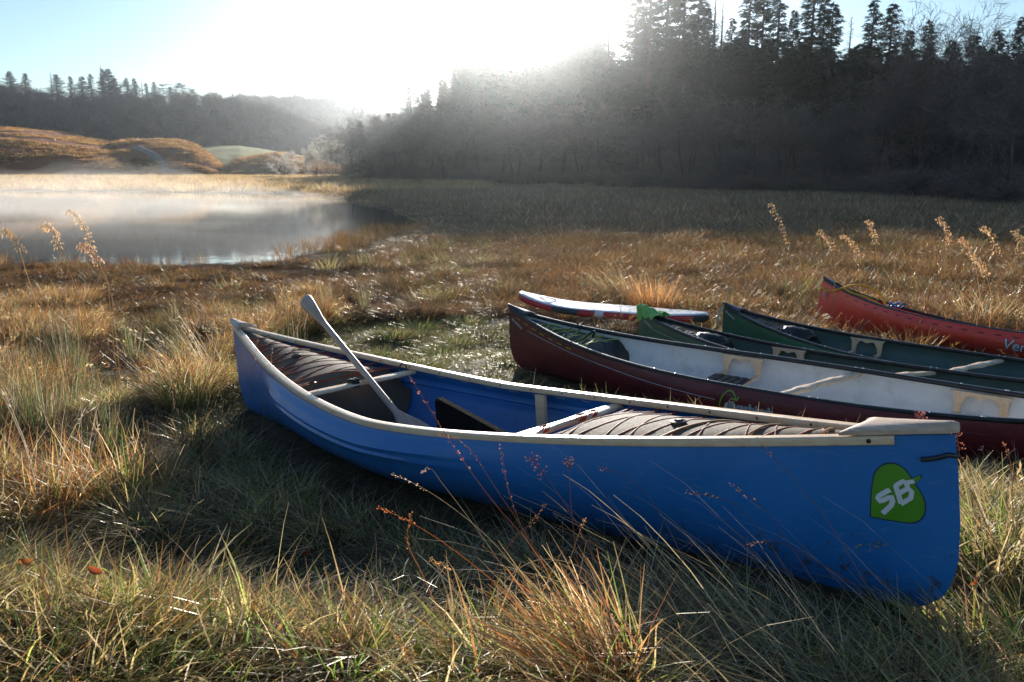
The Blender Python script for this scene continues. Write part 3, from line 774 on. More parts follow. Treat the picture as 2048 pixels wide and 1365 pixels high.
# the forest edge: tall conifers behind, bare trees in front
TALL = [(820, 148, 215, 'spruce', 1, 1.0, 'small pointed spruce rising left of the sun, first of the tall trees'), (852, 178, 210, 'spruce', 0, 1.0, None), (878, 200, 205, 'spruce', 2, 1.1, None), (905, 88, 212, 'larch', 0, 1.3, 'bare larch with level branches left of the sun'),
        (935, 74, 225, 'spruce', 0, 1.3, None), (962, 58, 235, 'spruce', 2, 1.3, None), (990, 50, 220, 'spruce', 1, 1.4, None), (1018, 42, 240, 'spruce', 0, 1.4, None), (1048, 46, 225, 'spruce', 2, 1.3, None), (1078, 38, 240, 'spruce', 1, 1.4, None), (1106, 44, 236, 'spruce', 0, 1.2, None),
        (1132, 30, 230, 'spruce', 1, 1.1, None), (1160, 2, 215, 'spruce', 1, 0.9, 'tall spire of spruce right of the sun, beside a bare larch'), (1185, 28, 205, 'spruce', 0, 1.1, None), (1219, -4, 190, 'larch', 1, 1.0, 'thin bare larch standing in the bright gap right of the sun'), (1240, 130, 185, 'spruce', 1, 1.2, None),
        (1274, -30, 160, 'spruce', 2, 1.0, 'broad dark spruce right of the bright gap, cut by the top edge'), (1304, -60, 150, 'spruce', 0, 1.0, None), (1338, -50, 155, 'spruce', 2, 1.0, None), (1372, -60, 142, 'spruce', 0, 0.9, None), (1400, -20, 140, 'spruce', 1, 1.0, None), (1417, 16, 138, 'spruce', 2, 0.8, None),
        (1432, -10, 140, 'larch', 0, 1.0, None), (1447, 0, 142, 'larch', 1, 1.0, None), (1466, 36, 132, 'spruce', 1, 0.8, None), (1484, 60, 130, 'spruce', 0, 0.9, None), (1503, -30, 128, 'spruce', 1, 0.9, None), (1530, -10, 126, 'spruce', 0, 0.9, None), (1563, -40, 124, 'spruce', 1, 0.9, None), (1590, 20, 122, 'spruce', 2, 0.8, None),
        (1632, -50, 118, 'spruce', 1, 0.9, None), (1652, -10, 116, 'spruce', 0, 0.8, None), (1668, 5, 112, 'spruce', 1, 0.8, 'narrow spruce with a sharp tip left of the gap of blue sky'), (1704, 34, 112, 'larch', 0, 0.7, 'small thin conifer top standing alone in the gap of blue sky'),
        (1750, 0, 106, 'spruce', 1, 0.8, 'slim spire of spruce right of the gap of blue sky'), (1787, 8, 106, 'spruce', 2, 0.9, 'dark bushy topped spruce beside the slim spire'), (1820, 60, 104, 'spruce', 0, 0.9, None), (1860, 40, 100, 'spruce', 1, 0.9, None), (1905, 80, 98, 'spruce', 2, 0.9, None), (1950, 70, 96, 'spruce', 0, 0.9, None), (2000, 60, 94, 'spruce', 1, 0.9, None), (2046, 34, 90, 'spruce', 2, 0.9, 'dark spruce at the right edge behind the bare birches'),
        (975, 56, 228, 'spruce', 1, 1.3, None), (1004, 52, 232, 'spruce', 2, 1.3, None), (1033, 44, 228, 'spruce', 1, 1.3, None), (1063, 46, 232, 'spruce', 0, 1.3, None), (1092, 40, 226, 'spruce', 2, 1.3, None), (1119, 48, 222, 'spruce', 1, 1.3, None), (1148, 44, 218, 'spruce', 2, 1.2, None), (1174, 36, 222, 'spruce', 2, 1.2, None), (1198, 50, 212, 'spruce', 0, 1.2, None),
        (1350, 60, 165, 'spruce', 1, 1.1, None), (1455, 100, 150, 'spruce', 2, 1.1, None), (1540, 90, 140, 'spruce', 0, 1.1, None), (1610, 80, 135, 'spruce', 2, 1.1, None), (1720, 120, 125, 'spruce', 0, 1.2, None), (1770, 130, 120, 'spruce', 2, 1.2, None), (1210, 120, 200, 'spruce', 2, 1.2, None), (1290, 60, 175, 'spruce', 0, 1.2, None)]
ORD = 'first second third fourth fifth sixth seventh eighth ninth tenth eleventh twelfth thirteenth fourteenth fifteenth sixteenth seventeenth eighteenth nineteenth twentieth'.split()
RIGHT_TOPS = sorted([q for q in TALL if q[0] > 1250 and q[1] < 62 and not q[6]])
SUN_TOPS = sorted([q for q in TALL if 930 < q[0] < 1140 and q[1] < 50 and not q[6]])
for u, v, Y, kind, var, wd, lab in TALL:
    me_ = (u, v, Y, kind, var, wd, lab)
    if me_ in RIGHT_TOPS: lab = ORD[RIGHT_TOPS.index(me_)] + (' dark spruce' if kind == 'spruce' else ' tall conifer, a bare larch,') + ' counted rightwards from the broad one beside the bright gap'
    elif me_ in SUN_TOPS: lab = ORD[SUN_TOPS.index(me_)] + ' high spruce from the left among those dimmed by the sun glow'
    side = 'below the sun at the middle of the forest' if u < 1140 else ('on the right of the forest skyline' if u > 1250 else 'beside the bright gap right of the sun')
    tree(kind, u, v, Y, lab or (('tall dark spruce ' if kind == 'spruce' else 'tall bare larch ') + side + ', merged with its neighbours'), 'tall conifers of the forest ' + side, var, wd * 1.3 * (0.85 + 0.4 * rnd.random()))

FRONT = [(705, 232, 190, 1, 1.1, None), (735, 212, 185, 0, 1.1, None), (765, 206, 185, 2, 1.1, None), (795, 196, 180, 0, 1.1, None), (825, 205, 175, 1, 1.1, None), (855, 190, 180, 2, 1.1, None), (890, 205, 172, 0, 1.2, None), (925, 190, 172, 1, 1.1, None), (960, 200, 168, 2, 1.2, None), (1000, 195, 165, 0, 1.2, None), (1040, 205, 165, 1, 1.1, None), (1080, 190, 162, 2, 1.2, None), (1120, 185, 160, 0, 1.2, None), (1160, 195, 158, 1, 1.1, None), (1200, 185, 150, 2, 1.2, None), (1240, 195, 145, 0, 1.2, None), (1285, 205, 135, 1, 1.1, None),
         (1330, 215, 120, 0, 1.1, None), (1392, 138, 92, 1, 0.9, 'bare tree whose pale glinting twigs catch the sun at the forest edge'), (1455, 190, 82, 0, 1.0, 'bare tree on a single straight trunk at the forest edge'), (1520, 165, 88, 2, 1.1, None), (1575, 180, 86, 1, 1.0, None), (1612, 170, 84, 0, 1.1, None), (1655, 190, 76, 3, 1.0, 'bare alder with several leaning trunks in front of the forest'), (1700, 200, 80, 1, 1.0, None), (1762, 120, 82, 0, 1.1, None), (1815, 55, 84, 2, 1.1, 'rusty brown bushy topped birch below the blue sky'), (1852, 80, 78, 1, 1.0, None),
         (1885, -10, 76, 2, 1.0, None), (1925, -20, 74, 0, 1.0, None), (1965, -10, 72, 2, 1.0, 'tall bare birch with an airy crown at the upper right'), (2005, 60, 66, 1, 1.0, None), (2050, 130, 50, 0, 1.0, 'nearest bare tree with a dark trunk at the right edge')]
for u, v, Y, var, wd, lab in FRONT:
    side = 'in the hazy thicket left of the sun' if u < 1000 else ('in the hazy thicket below the sun' if u < 1345 else 'in the dark forest edge on the right')
    tree('bare', u, v, Y, lab or 'bare leafless tree ' + side + ', tangled with others', 'bare trees ' + side, var, wd * (1.15 if u < 1345 else 1.0))

# ------------------------------------------------------------------ scattering with geometry nodes
def scatter(name, protos, pts, rots, scls, idx, label):
    """one object that sets one of PROTOS on each point"""
    me = bpy.data.meshes.new(name)
    n = len(pts)
    me.vertices.add(n)
    me.vertices.foreach_set('co', np.asarray(pts, np.float32).ravel())
    for nm, typ, data in (('rot', 'FLOAT_VECTOR', rots), ('scl', 'FLOAT_VECTOR', scls)):
        a = me.attributes.new(nm, typ, 'POINT'); a.data.foreach_set('vector', np.asarray(data, np.float32).ravel())
    a = me.attributes.new('idx', 'INT', 'POINT'); a.data.foreach_set('value', np.asarray(idx, np.int32))
    o = bpy.data.objects.new(name, me); COL.objects.link(o)
    ng = bpy.data.node_groups.new(name, 'GeometryNodeTree')
    ng.interface.new_socket('Geometry', in_out='INPUT', socket_type='NodeSocketGeometry')
    ng.interface.new_socket('Geometry', in_out='OUTPUT', socket_type='NodeSocketGeometry')
    N, L = ng.nodes, ng.links
    gi = N.new('NodeGroupInput'); go = N.new('NodeGroupOutput')
    jn = N.new('GeometryNodeJoinGeometry')
    for k in reversed(range(len(protos))):
        po = bpy.data.objects.new(name + '_source', protos[k])
        oi = N.new('GeometryNodeObjectInfo'); oi.inputs['Object'].default_value = po; oi.inputs['As Instance'].default_value = True
        L.new(oi.outputs['Geometry'], jn.inputs[0])
    ip = N.new('GeometryNodeInstanceOnPoints')
    ip.inputs['Pick Instance'].default_value = True
    def attr(nm, typ):
        a = N.new('GeometryNodeInputNamedAttribute'); a.data_type = typ; a.inputs['Name'].default_value = nm; return a.outputs['Attribute']
    L.new(gi.outputs[0], ip.inputs['Points']); L.new(jn.outputs[0], ip.inputs['Instance'])
    L.new(attr('idx', 'INT'), ip.inputs['Instance Index'])
    er = N.new('FunctionNodeEulerToRotation'); L.new(attr('rot', 'FLOAT_VECTOR'), er.inputs[0]); L.new(er.outputs[0], ip.inputs['Rotation'])
    L.new(attr('scl', 'FLOAT_VECTOR'), ip.inputs['Scale'])
    L.new(ip.outputs[0], go.inputs[0])
    md = o.modifiers.new('scatter', 'NODES'); md.node_group = ng
    tag(o, label, kind='stuff')
    return o

def joined(pair, name):
    """trunk and crown of one tree as one mesh, for far-off woods"""
    bm = bmesh.new()
    for m in pair: bm.from_mesh(m)
    me = bpy.data.meshes.new(name); bm.to_mesh(me); bm.free()
    me.materials.append(pair[1].materials[0])
    return me

# the wood on the hillside and the forest behind the front rows, far masses
hp = []; hs = []; hi = []
g = np.random.default_rng(77)
rows = G_wood[:27]
for k in range(950):
    i = int(g.integers(1, 22)); j = int(g.integers(18, 139))
    p = rows[i, j] + (rows[min(i + 1, 26), j] - rows[i, j]) * g.random()
    if p[0] < -400: continue
    hp.append(p - [0, 0, 0.5]); s = 1.0 + 0.95 * g.random(); hs.append((s, s, s)); hi.append(int(g.integers(0, 2)))
rows2 = G_far[:27]
for k in range(420):
    i = int(g.integers(1, 26)); j = int(g.integers(0, 60))
    p = rows2[i, j]; hp.append(p); s = 1.3 + 0.9 * g.random(); hs.append((s * 1.3, s * 1.3, s)); hi.append(int(g.integers(0, 2)))
n = len(hp)
scatter('hillside_wood', BUS and [joined(b, 'bush_mesh') for b in BUS], hp, np.stack([np.zeros(n), np.zeros(n), g.random(n) * 6.28], 1), hs, hi, 'bare winter woodland covering the hillside')
fp = []; fs = []; fi = []
crest = G_far[26]
for k in range(150):
    u = 535 + 210 * g.random()
    Y = 820 + 30 * g.random()
    p = at(u, 200, Y); z = float(np.interp(p[0], crest[:, 0], crest[:, 2]))
    s = (8.5 + 3 * g.random()) / 22; fp.append((p[0], Y, z - 1.0)); fs.append((s * 1.2, s * 1.2, s)); fi.append(int(g.integers(0, 3)))
n = len(fp)
scatter('distant_plantation', [joined(b, 'spruce_mesh') for b in SPR], fp, np.stack([np.zeros(n), np.zeros(n), g.random(n) * 6.28], 1), fs, fi, 'plantation of conifers along the distant ridge')
fp = []; fs = []; fi = []
for k in range(560):
    u = 700 + 1420 * g.random()
    Y0 = np.interp(u, [700, 1100, 1300, 1700, 2100], [200, 205, 150, 105, 85])
    Y = Y0 + 70 * g.random()
    vt = np.interp(u, [700, 800, 890, 960, 1140, 1250, 1400, 2100], [240, 215, 140, 60, 45, 110, 75, 95]) + 90 * g.random() ** 1.3 + (Y - Y0) * 0.2
    p = at(u, vt, Y); z = float(ground_z(p[0], Y)); s = max((p[2] - z) / 22, 0.2); w = 1.1 + 0.4 * g.random()
    fp.append((p[0], Y, z)); fs.append((s * w, s * w, s)); fi.append(int(g.integers(0, 3)))
for k in range(520):
    u = 690 + 1420 * g.random()
    Y0 = np.interp(u, [700, 1100, 1300, 1400, 1700, 2100], [185, 165, 125, 92, 82, 60])
    Y = Y0 + 12 + 40 * g.random()
    p = at(u, 300, Y); z = float(ground_z(p[0], Y)); s = (2.5 + 4.5 * g.random()) / 6
    fp.append((p[0], Y, z)); fs.append((s * 1.3, s * 1.3, s)); fi.append(3 + int(g.integers(0, 2)))
for k in range(300):
    u = 700 + 1400 * g.random()
    Y = np.interp(u, [700, 1100, 1300, 1400, 1700, 2100], [183, 158, 122, 86, 74, 46]) + 8 * g.random() - 4
    p = at(u, 300, Y); z = float(ground_z(p[0], Y)); s = (1.0 + 2.2 * g.random() ** 2) / 6
    fp.append((p[0], Y, z)); fs.append((s * 2.2, s * 2.2, s)); fi.append(3 + int(g.integers(0, 2)))
for k in range(330):
    # the forest goes on beyond the right edge of the frame
    u = 2100 + 900 * g.random(); Y = 52 + 75 * g.random()
    p = at(u, 60 + 120 * g.random(), Y); z = float(ground_z(p[0], Y)); s = max((p[2] - z) / 22, 0.2); w = 1.2 + 0.5 * g.random()
    if k % 2: fp.append((p[0], Y, z)); fs.append((s * w, s * w, s)); fi.append(int(g.integers(0, 3)))
    else: s = (3 + 4 * g.random()) / 6; fp.append((p[0], Y - 5, z)); fs.append((s * 1.5, s * 1.5, s)); fi.append(3 + int(g.integers(0, 2)))
n = len(fp)
scatter('forest_interior', [joined(b, 'spruce_mesh') for b in SPR] + [joined(b, 'bush_mesh') for b in BUS], fp, np.stack([np.zeros(n), np.zeros(n), g.random(n) * 6.28], 1), fs, fi, 'dense dark forest behind the front row of trees')

# ------------------------------------------------------------------ canoes
class Canoe:
    def __init__(s, key, label, hull_mats, rail_mat, group, keel_near=0.0, tum=0.10):
        s.P = CANOES[key]; P = s.P
        s.a, s.W, s.p, s.se, s.zc, s.zf, s.zn, s.q = P[6:14]
        s.keel_near = keel_near; s.tum = tum
        s.root = empty('canoe', P[0:3], (P[4], -P[5], P[3]))
        tag(s.root, label, 'canoe', group)
        s.hm, s.rm = hull_mats, rail_mat
    def sheer(s, t):
        t = np.asarray(t, float)
        return s.zc + (np.where(t > 0, s.zn, s.zf) - s.zc) * np.abs(t) ** s.q
    def half(s, t):
        return s.W * np.clip(1 - np.abs(t) ** s.p, 0, 1) ** s.se
    def keel(s, t):
        t = np.asarray(t, float)
        return .02 * np.abs(t) ** 3 + s.keel_near * sstep(0.2, 0.9, t)
    def hull(s, t, v, side, inset=0.0):
        t = np.asarray(t, float); v = np.asarray(v, float)
        st = np.interp(v, [0, .03, .07, .14, .22, .35, .55, .8, 1], [-.26, -.13, -.075, -.03, -.008, .010, .014, .008, 0])
        k = s.keel(t) + inset
        top = s.sheer(t) - 0.003
        z = k + v * (top - k)
        n = 2.6 - 1.1 * np.abs(t) ** 2
        b = (1 - (1 - np.clip(v, 0, 1)) ** n) ** (1 / n)
        b = b * (1 + s.tum * (1 - t ** 2) * np.sin(np.pi * np.clip((v - .15) / .85, 0, 1)))
        y = s.half(t) * b + .012 * np.sqrt(np.clip(1 - t ** 2, 0, 1)) * b
        if s.ridges:
            # two moulded creases that run below the rail amidships and fade out
            f = sstep(-0.62, -0.40, t) * (1 - sstep(0.0, 0.42, t))
            y = y + f * (0.020 * sstep(0.90, 0.83, v) * sstep(0.50, 0.80, v) + 0.016 * np.exp(-((v - 0.76) / 0.022) ** 2) + 0.014 * np.exp(-((v - 0.66) / 0.028) ** 2) - 0.010 * np.exp(-((v - 0.92) / 0.04) ** 2))
        y = np.maximum(y - inset, 0)
        x = t * (s.a + st) - np.sign(t) * inset * 1.5 * np.abs(t) ** 6
        return np.stack([x, side * y, z], -1)
    ridges = False
    def build_hull(s, name='hull'):
        n = 90
        t = np.sin(np.linspace(-math.pi / 2, math.pi / 2, 2 * n + 1))
        t = np.sign(t) * (0.65 * np.abs(t) + 0.35 * np.abs(np.linspace(-1, 1, 2 * n + 1)))
        th = np.linspace(0, math.pi / 2, 45)
        v = 0.55 * (1 - np.cos(th)) + 0.45 * np.linspace(0, 1, 45) ** 1.4
        T, V = np.meshgrid(t, v, indexing='ij')
        mb = MB()
        full = lambda ins: np.concatenate([s.hull(T, V, -1, ins)[:, ::-1], s.hull(T, V, 1, ins)[:, 1:]], 1)
        mb.grid(full(0), mi=0, flip=True)
        mb.grid(full(0.007), mi=1)
        o = mb.build(name, list(s.hm), s.root, sharp=50)
        return o
    def side_point(s, x, z, side=-1, off=0.0015):
        """hull skin at the given length and height"""
        x = np.asarray(x, float); z = np.asarray(z, float)
        t = x / s.a
        for _ in range(12):
            k = s.keel(t); v = np.clip((z - k) / (s.sheer(t) - 0.003 - k), 0.001, 1)
            st = np.interp(v, [0, .03, .07, .14, .22, .35, .55, .8, 1], [-.26, -.13, -.075, -.03, -.008, .010, .014, .008, 0])
            t = np.clip(x / (s.a + st), -1, 1)
        p = s.hull(t, v, side)
        p[..., 1] += side * off
        return p
    def rail_path(s, side, t0, t1, n=120, dy=0.0, dz=0.0):
        t = np.linspace(t0, t1, n)
        return np.stack([s.a * t, side * (s.half(t) + dy), s.sheer(t) + dz], -1)
    def rails(s, section, t0, t1, name='gunwale', smooth_angle=35):
        for side in (-1, 1):
            p = s.rail_path(side, t0, t1)
            d = np.gradient(p, axis=0); d /= np.linalg.norm(d, axis=1)[:, None]
            nrm = np.cross(d, [0, 0, 1.0]); nrm /= np.linalg.norm(nrm, axis=1)[:, None]
            nrm *= -1 if side > 0 else 1                     # points outwards
            up = np.array([0, 0, 1.0])
            g = p[:, None] + np.array([c[0] for c in section])[None, :, None] * nrm[:, None] + np.array([c[1] for c in section])[None, :, None] * up
            if side < 0: pass
            mb = MB(); mb.grid(g, cv=True, flip=(side > 0))
            ns = len(section)
            mb.f.append(tuple(range(ns))); mb.m.append(0)
            mb.f.append(tuple(range(len(p) * ns - 1, len(p) * ns - ns - 1, -1))); mb.m.append(0)
            yield mb.build(name, s.rm, s.root, sharp=smooth_angle, weld=1e-5)
    def across(s, t, u, z):
        """a point between the rails, u from -1 (near) to 1 (far)"""
        return np.array([s.a * t, u * float(s.half(t)), z])
    def decal(s, polys, mat, name, x0, z0, rot=0.0, scale=1.0, off=0.0015, side=-1, label=None, thick=0.0012):
        """flat shapes in metres laid on the hull skin; polys: (verts, faces) lists"""
        mb = MB()
        c, sn = math.cos(rot), math.sin(rot)
        for vv, ff in polys:
            vv = np.asarray(vv, float) * scale
            X = x0 + vv[:, 0] * c - vv[:, 1] * sn
            Z = z0 + vv[:, 0] * sn + vv[:, 1] * c
            mb.add(s.side_point(X, Z, side, off), ff)
        o = mb.build(name, mat, s.root, smooth=False)
        if label: o['label'] = label
        return o

def rounded(w0, w1, z0, z1, r, n=3):
    """closed section with rounded corners"""
    pts = []
    for cx, cz, a0 in ((w1 - r, z1 - r, 0), (w0 + r, z1 - r, 90), (w0 + r, z0 + r, 180), (w1 - r, z0 + r, 270)):
        for k in range(n + 1):
            a = R(a0 + 90 * k / n); pts.append((cx + r * math.cos(a), cz + r * math.sin(a)))
    return pts

def text_polys(txt, size=1.0, shear=0.0, offset=0.0, spacing=1.0):
    cu = bpy.data.curves.new('lettering', 'FONT')
    cu.body = txt; cu.size = size; cu.shear = shear; cu.offset = offset; cu.space_character = spacing
    cu.resolution_u = 3
    o = bpy.data.objects.new('lettering', cu); COL.objects.link(o)
    dg = bpy.context.evaluated_depsgraph_get()
    me = bpy.data.meshes.new_from_object(o.evaluated_get(dg))
    bm = bmesh.new(); bm.from_mesh(me)
    bmesh.ops.triangulate(bm, faces=bm.faces)
    for _ in range(4):
        long_ = [e for e in bm.edges if e.calc_length() > 0.16 * size]
        if not long_: break
        bmesh.ops.subdivide_edges(bm, edges=long_, cuts=1)
        bmesh.ops.triangulate(bm, faces=bm.faces)
    bm.verts.ensure_lookup_table(); bm.verts.index_update()
    v = np.array([x.co[:2] for x in bm.verts]); f = [tuple(q.index for q in p.verts) for p in bm.faces]
    bm.free()
    COL.objects.unlink(o); bpy.data.objects.remove(o); bpy.data.curves.remove(cu)
    return v, f

def fill_polys(outline, step=None):
    """fan-free fill of an outline by triangulating it, cut into small pieces so that it can follow a curved skin"""
    bm = bmesh.new()
    vs = [bm.verts.new((x, y, 0)) for x, y in outline]
    bm.faces.new(vs)
    bmesh.ops.triangulate(bm, faces=bm.faces)
    if step:
        for _ in range(5):
            long_ = [e for e in bm.edges if e.calc_length() > step]
            if not long_: break
            bmesh.ops.subdivide_edges(bm, edges=long_, cuts=1)
            bmesh.ops.triangulate(bm, faces=bm.faces)
    bm.verts.ensure_lookup_table(); bm.verts.index_update()
    v = np.array([x.co[:2] for x in bm.verts]); f = [tuple(q.index for q in p.verts) for p in bm.faces]
    bm.free()
    return v, f

def stroke_polys(path, w, step=0.01):
    """a bent strip of width w"""
    p = np.asarray(path, float)
    q = [p[0]]
    for a, b in zip(p[:-1], p[1:]):
        n = max(1, int(np.linalg.norm(b - a) / step))
        for k in range(1, n + 1): q.append(a + (b - a) * k / n)
    q = np.array(q)
    t = np.gradient(q, axis=0); t /= np.linalg.norm(t, axis=1)[:, None] + 1e-9
    n = np.stack([-t[:, 1], t[:, 0]], 1) * w / 2
    v = np.concatenate([q + n, q - n]); m = len(q)
    return v, [(i, i + m, i + m + 1, i + 1) for i in range(m - 1)]

# ---- the blue canoe in front
B = Canoe('blue', 'blue plastic canoe with pale wooden rails lying nearest in the grass', (M['blue'], M['blue']), M['ash'], 'open canoes pulled up on the grass', keel_near=-0.035)
B.ridges = True
B.build_hull()
wood_section = rounded(-0.021, 0.017, -0.026, 0.0, 0.006)
B_rails = list(B.rails(wood_section, -0.975, 0.935))
for side in (-1, 1):
    # dark plugs over the screws, along the inner face of each rail
    for t in np.linspace(-0.84, 0.90, 18):
        d = B.rail_path(side, t - 0.002, t + 0.002, 3)
        tg = d[2] - d[0]; tg /= np.linalg.norm(tg)
        nin = np.cross(tg, [0, 0, 1.0]) * (1 if side > 0 else -1)
        nin /= np.linalg.norm(nin)
        c = d[1] + nin * 0.0207 + np.array([0, 0, -0.012])
        mb = MB(); mb.tube([c - nin * 0.003, c + nin * 0.0016], 0.0048, 8)
        mb.build('screw_plug', M['screw'], B_rails[0 if side < 0 else 1])
    # bolt near the end of the rail
    d = B.rail_path(side, 0.905, 0.909, 3); tg = d[2] - d[0]; tg /= np.linalg.norm(tg)
    no = np.cross(tg, [0, 0, 1.0]) * (1 if side < 0 else -1)
    c = d[1] + no * 0.0168 + np.array([0, 0, -0.013])
    mb = MB(); mb.tube([c - no * 0.002, c + no * 0.0022], 0.0062, 12); mb.tube([c + no * 0.0020, c + no * 0.0034], 0.0036, 8)
    mb.build('bolt', M['dark_metal'], B_rails[0 if side < 0 else 1])

def deck_plate(C, t_in, t_tip, scoop, mat, over=0.020, thick=0.017, crown=0.012, name='deck_plate'):
    U = np.linspace(-1, 1, 25); K = np.linspace(0, 1, 16)
    sg = 1 if t_tip > 0 else -1
    top = np.zeros((len(K), len(U), 3)); bot = top.copy()
    for j, u in enumerate(U):
        ti = t_in + sg * scoop * (1 - abs(u) ** 2.2)
        for i, k in enumerate(K):
            t = ti + (t_tip - ti) * k
            w = (float(C.half(min(abs(t), 1) * sg)) + over) * (1 if k < 0.90 else math.sqrt(max(0.0, 1 - ((k - 0.90) / 0.102) ** 2)) * 0.8 + 0.2)
            x = C.a * t
            edge = 0.004 * (abs(u) ** 8) + (0.004 if i in (0, len(K) - 1) else 0)
            z = float(C.sheer(t)) + 0.003
            top[i, j] = (x, u * w, z + thick + crown * (1 - u * u) - edge)
            bot[i, j] = (x, u * (w - 0.002), z)
    mb = MB(); mb.slab(top, bot)
    return mb.build(name, mat, C.root, sharp=50, weld=1e-4)
deck_plate(B, 0.875, 1.004, 0.018, M['deck'])
deck_plate(B, -0.905, -1.004, 0.030, M['deck'])

def thwart(C, t, mat, name='thwart', w_end=0.085, w_mid=0.052, th=0.024, drop=0.027, bow=0.0, umax=0.985, dip=0.0):
    U = np.linspace(-umax, umax, 33); K = np.linspace(-1, 1, 7)
    top = np.zeros((len(U), len(K), 3)); bot = top.copy()
    for i, u in enumerate(U):
        w = w_mid + (w_end - w_mid) * (0.5 - 0.5 * math.cos(abs(u) * math.pi * 1.9)) if abs(u) > 0.1 else w_mid
        z = float(C.sheer(t)) - drop - dip * (1 - u * u)
        for j, k in enumerate(K):
            p = C.across(t, u, z); p[0] += k * w / 2 + bow * (1 - u * u)
            e = 0.35 * th * abs(k) ** 4
            top[i, j] = p + [0, 0, -e]; bot[i, j] = p + [0, 0, -th + e]
    mb = MB(); mb.slab(top, bot)
    return mb.build(name, mat, C.root, sharp=60, weld=1e-4)
T_FAR, T_NEAR = -0.325, 0.345
tw1 = thwart(B, T_FAR, M['ash_across'])
tw2 = thwart(B, T_NEAR, M['ash_across'])
# a short carrying thwart tucked under the far deck
thwart(B, -0.80, M['ash_across'], 'carrying_thwart', 0.035, 0.028, 0.02)
ztop = float(B.sheer(T_FAR)) - 0.027
for u in (-0.76, 0.80):
    c = B.across(T_FAR, u, ztop)
    a = np.linspace(0, math.pi, 11)
    path = [c + [0, -0.021, -0.004]] + [c + np.array([0, -0.021 * math.cos(q), 0.022 + 0.019 * math.sin(q)]) for q in a] + [c + [0, 0.021, -0.004]]
    mb = MB(); mb.tube(path, 0.0042, 8)
    mb.build('rope_loop', M['dark_metal'], tw1)
c = B.across(T_FAR, -0.10, ztop)
mb = MB(); mb.box(c + [0, 0, 0.009], (0.034, 0.046, 0.016)); mb.box(c + [0, 0, -0.010], (0.050, 0.040, 0.030)); mb.box(c + [0, -0.012, 0.0185], (0.022, 0.010, 0.004)); mb.box(c + [0, 0.012, 0.0185], (0.022, 0.010, 0.004))
mb.build('strap_buckle', M['dark_metal'], tw1, smooth=False)
c = B.across(T_FAR, 0.06, ztop)
mb = MB(); a = np.linspace(0, 2 * math.pi, 17)[:-1]
mb.add([c + [0.013 * math.cos(q), 0.019 * math.sin(q), 0.0012] for q in a], [tuple(range(16))])
mb.build('finger_hole_shade', M['foam'], tw1, smooth=False)  # flat black disc painted for the shade inside the hole

def air_bag(C, t_in, t_out, mat, name='air_bag', drop=0.055, dome=0.05, seed=1, wall=True, wr=0.0004):
    """a cushion that fills one end between the rails, with a rounded end wall"""
    nu, nt = 41, 61
    U = np.linspace(-1, 1, nu); T = np.linspace(t_in, t_out, nt)
    g = np.zeros((nt, nu, 3))
    for i, t in enumerate(T):
        k = i / (nt - 1)
        h = float(C.half(t)); sh = float(C.sheer(t))
        for j, u in enumerate(U):
            roundin = 1 - (1 - min(k / 0.10, 1)) ** 2
            z = sh - drop + dome * (1 - u * u) * (0.6 + 0.4 * roundin) - 0.07 * (1 - roundin)
            g[i, j] = (C.a * t, u * (h - 0.012), z)
    N_ = fnoise(g[..., 0] * 9 + seed, g[..., 1] * 9, 3)
    quilt = -np.exp(-((np.sin(g[..., 0] * 17 + g[..., 1] * 9 * math.sin(seed) + 1.5 * N_)) / 0.22) ** 2) - 0.8 * np.exp(-((np.sin(g[..., 0] * 10 - g[..., 1] * 14 + seed)) / 0.16) ** 2)
    fade = np.clip(1 - np.abs(U) ** 6, 0, 1)[None, :]
    g[..., 2] += (wr * quilt + 0.002 * N_) * fade
    rows = [r for r in g]
    if wall:
        # the end wall turns down into the hull
        t0 = T[0]
        sgn = 1 if t_out > t_in else -1
        for k in range(1, 12):
            q = k / 11
            row = rows[0].copy() if k == 1 else first.copy()
            if k == 1: first = g[0].copy()
            row = first.copy()
            zb = float(C.keel(t0)) + 0.012
            row[:, 2] = first[:, 2] + (zb - first[:, 2]) * q
            row[:, 0] = first[:, 0] - sgn * 0.045 * math.sin(q * math.pi) ** 0.7
            v = np.clip((row[:, 2] - float(C.keel(t0))) / float(C.sheer(t0) - C.keel(t0)), 0.01, 1)
            lim = C.hull(np.full(nu, t0), v, 1)[:, 1] - 0.012
            row[:, 1] = U * np.maximum(lim, 0.005)
            rows.insert(0, row)
    mb = MB(); mb.grid(np.array(rows))
    o = mb.build(name, mat, C.root, sharp=180)
    return o, g, T, U
bagF, gF, TF, UF = air_bag(B, -0.36, -0.905, M['bag'], seed=2)
bagN, gN, TN, UN = air_bag(B, 0.385, 0.905, M['bag'], seed=5, drop=0.045, dome=0.042)

def valve(bag, g, i, j):
    c = g[i, j] + [0, 0, 0.004]
    a = np.linspace(0, 2 * math.pi, 17)[:-1]
    mb = MB()
    ring = np.array([[[c[0] + (r) * math.cos(q), c[1] + r * math.sin(q), c[2] + z] for r, z in ((0.026, -0.004), (0.026, 0.006), (0.018, 0.008), (0.016, 0.002))] for q in a])
    mb.grid(ring, cu=True)
    mb.tube([c, c + [0, 0, 0.012]], 0.011, 10)
    mb.build('valve', M['dark_metal'], bag)
valve(bagN, gN, 25, 19); valve(bagF, gF, 26, 17)

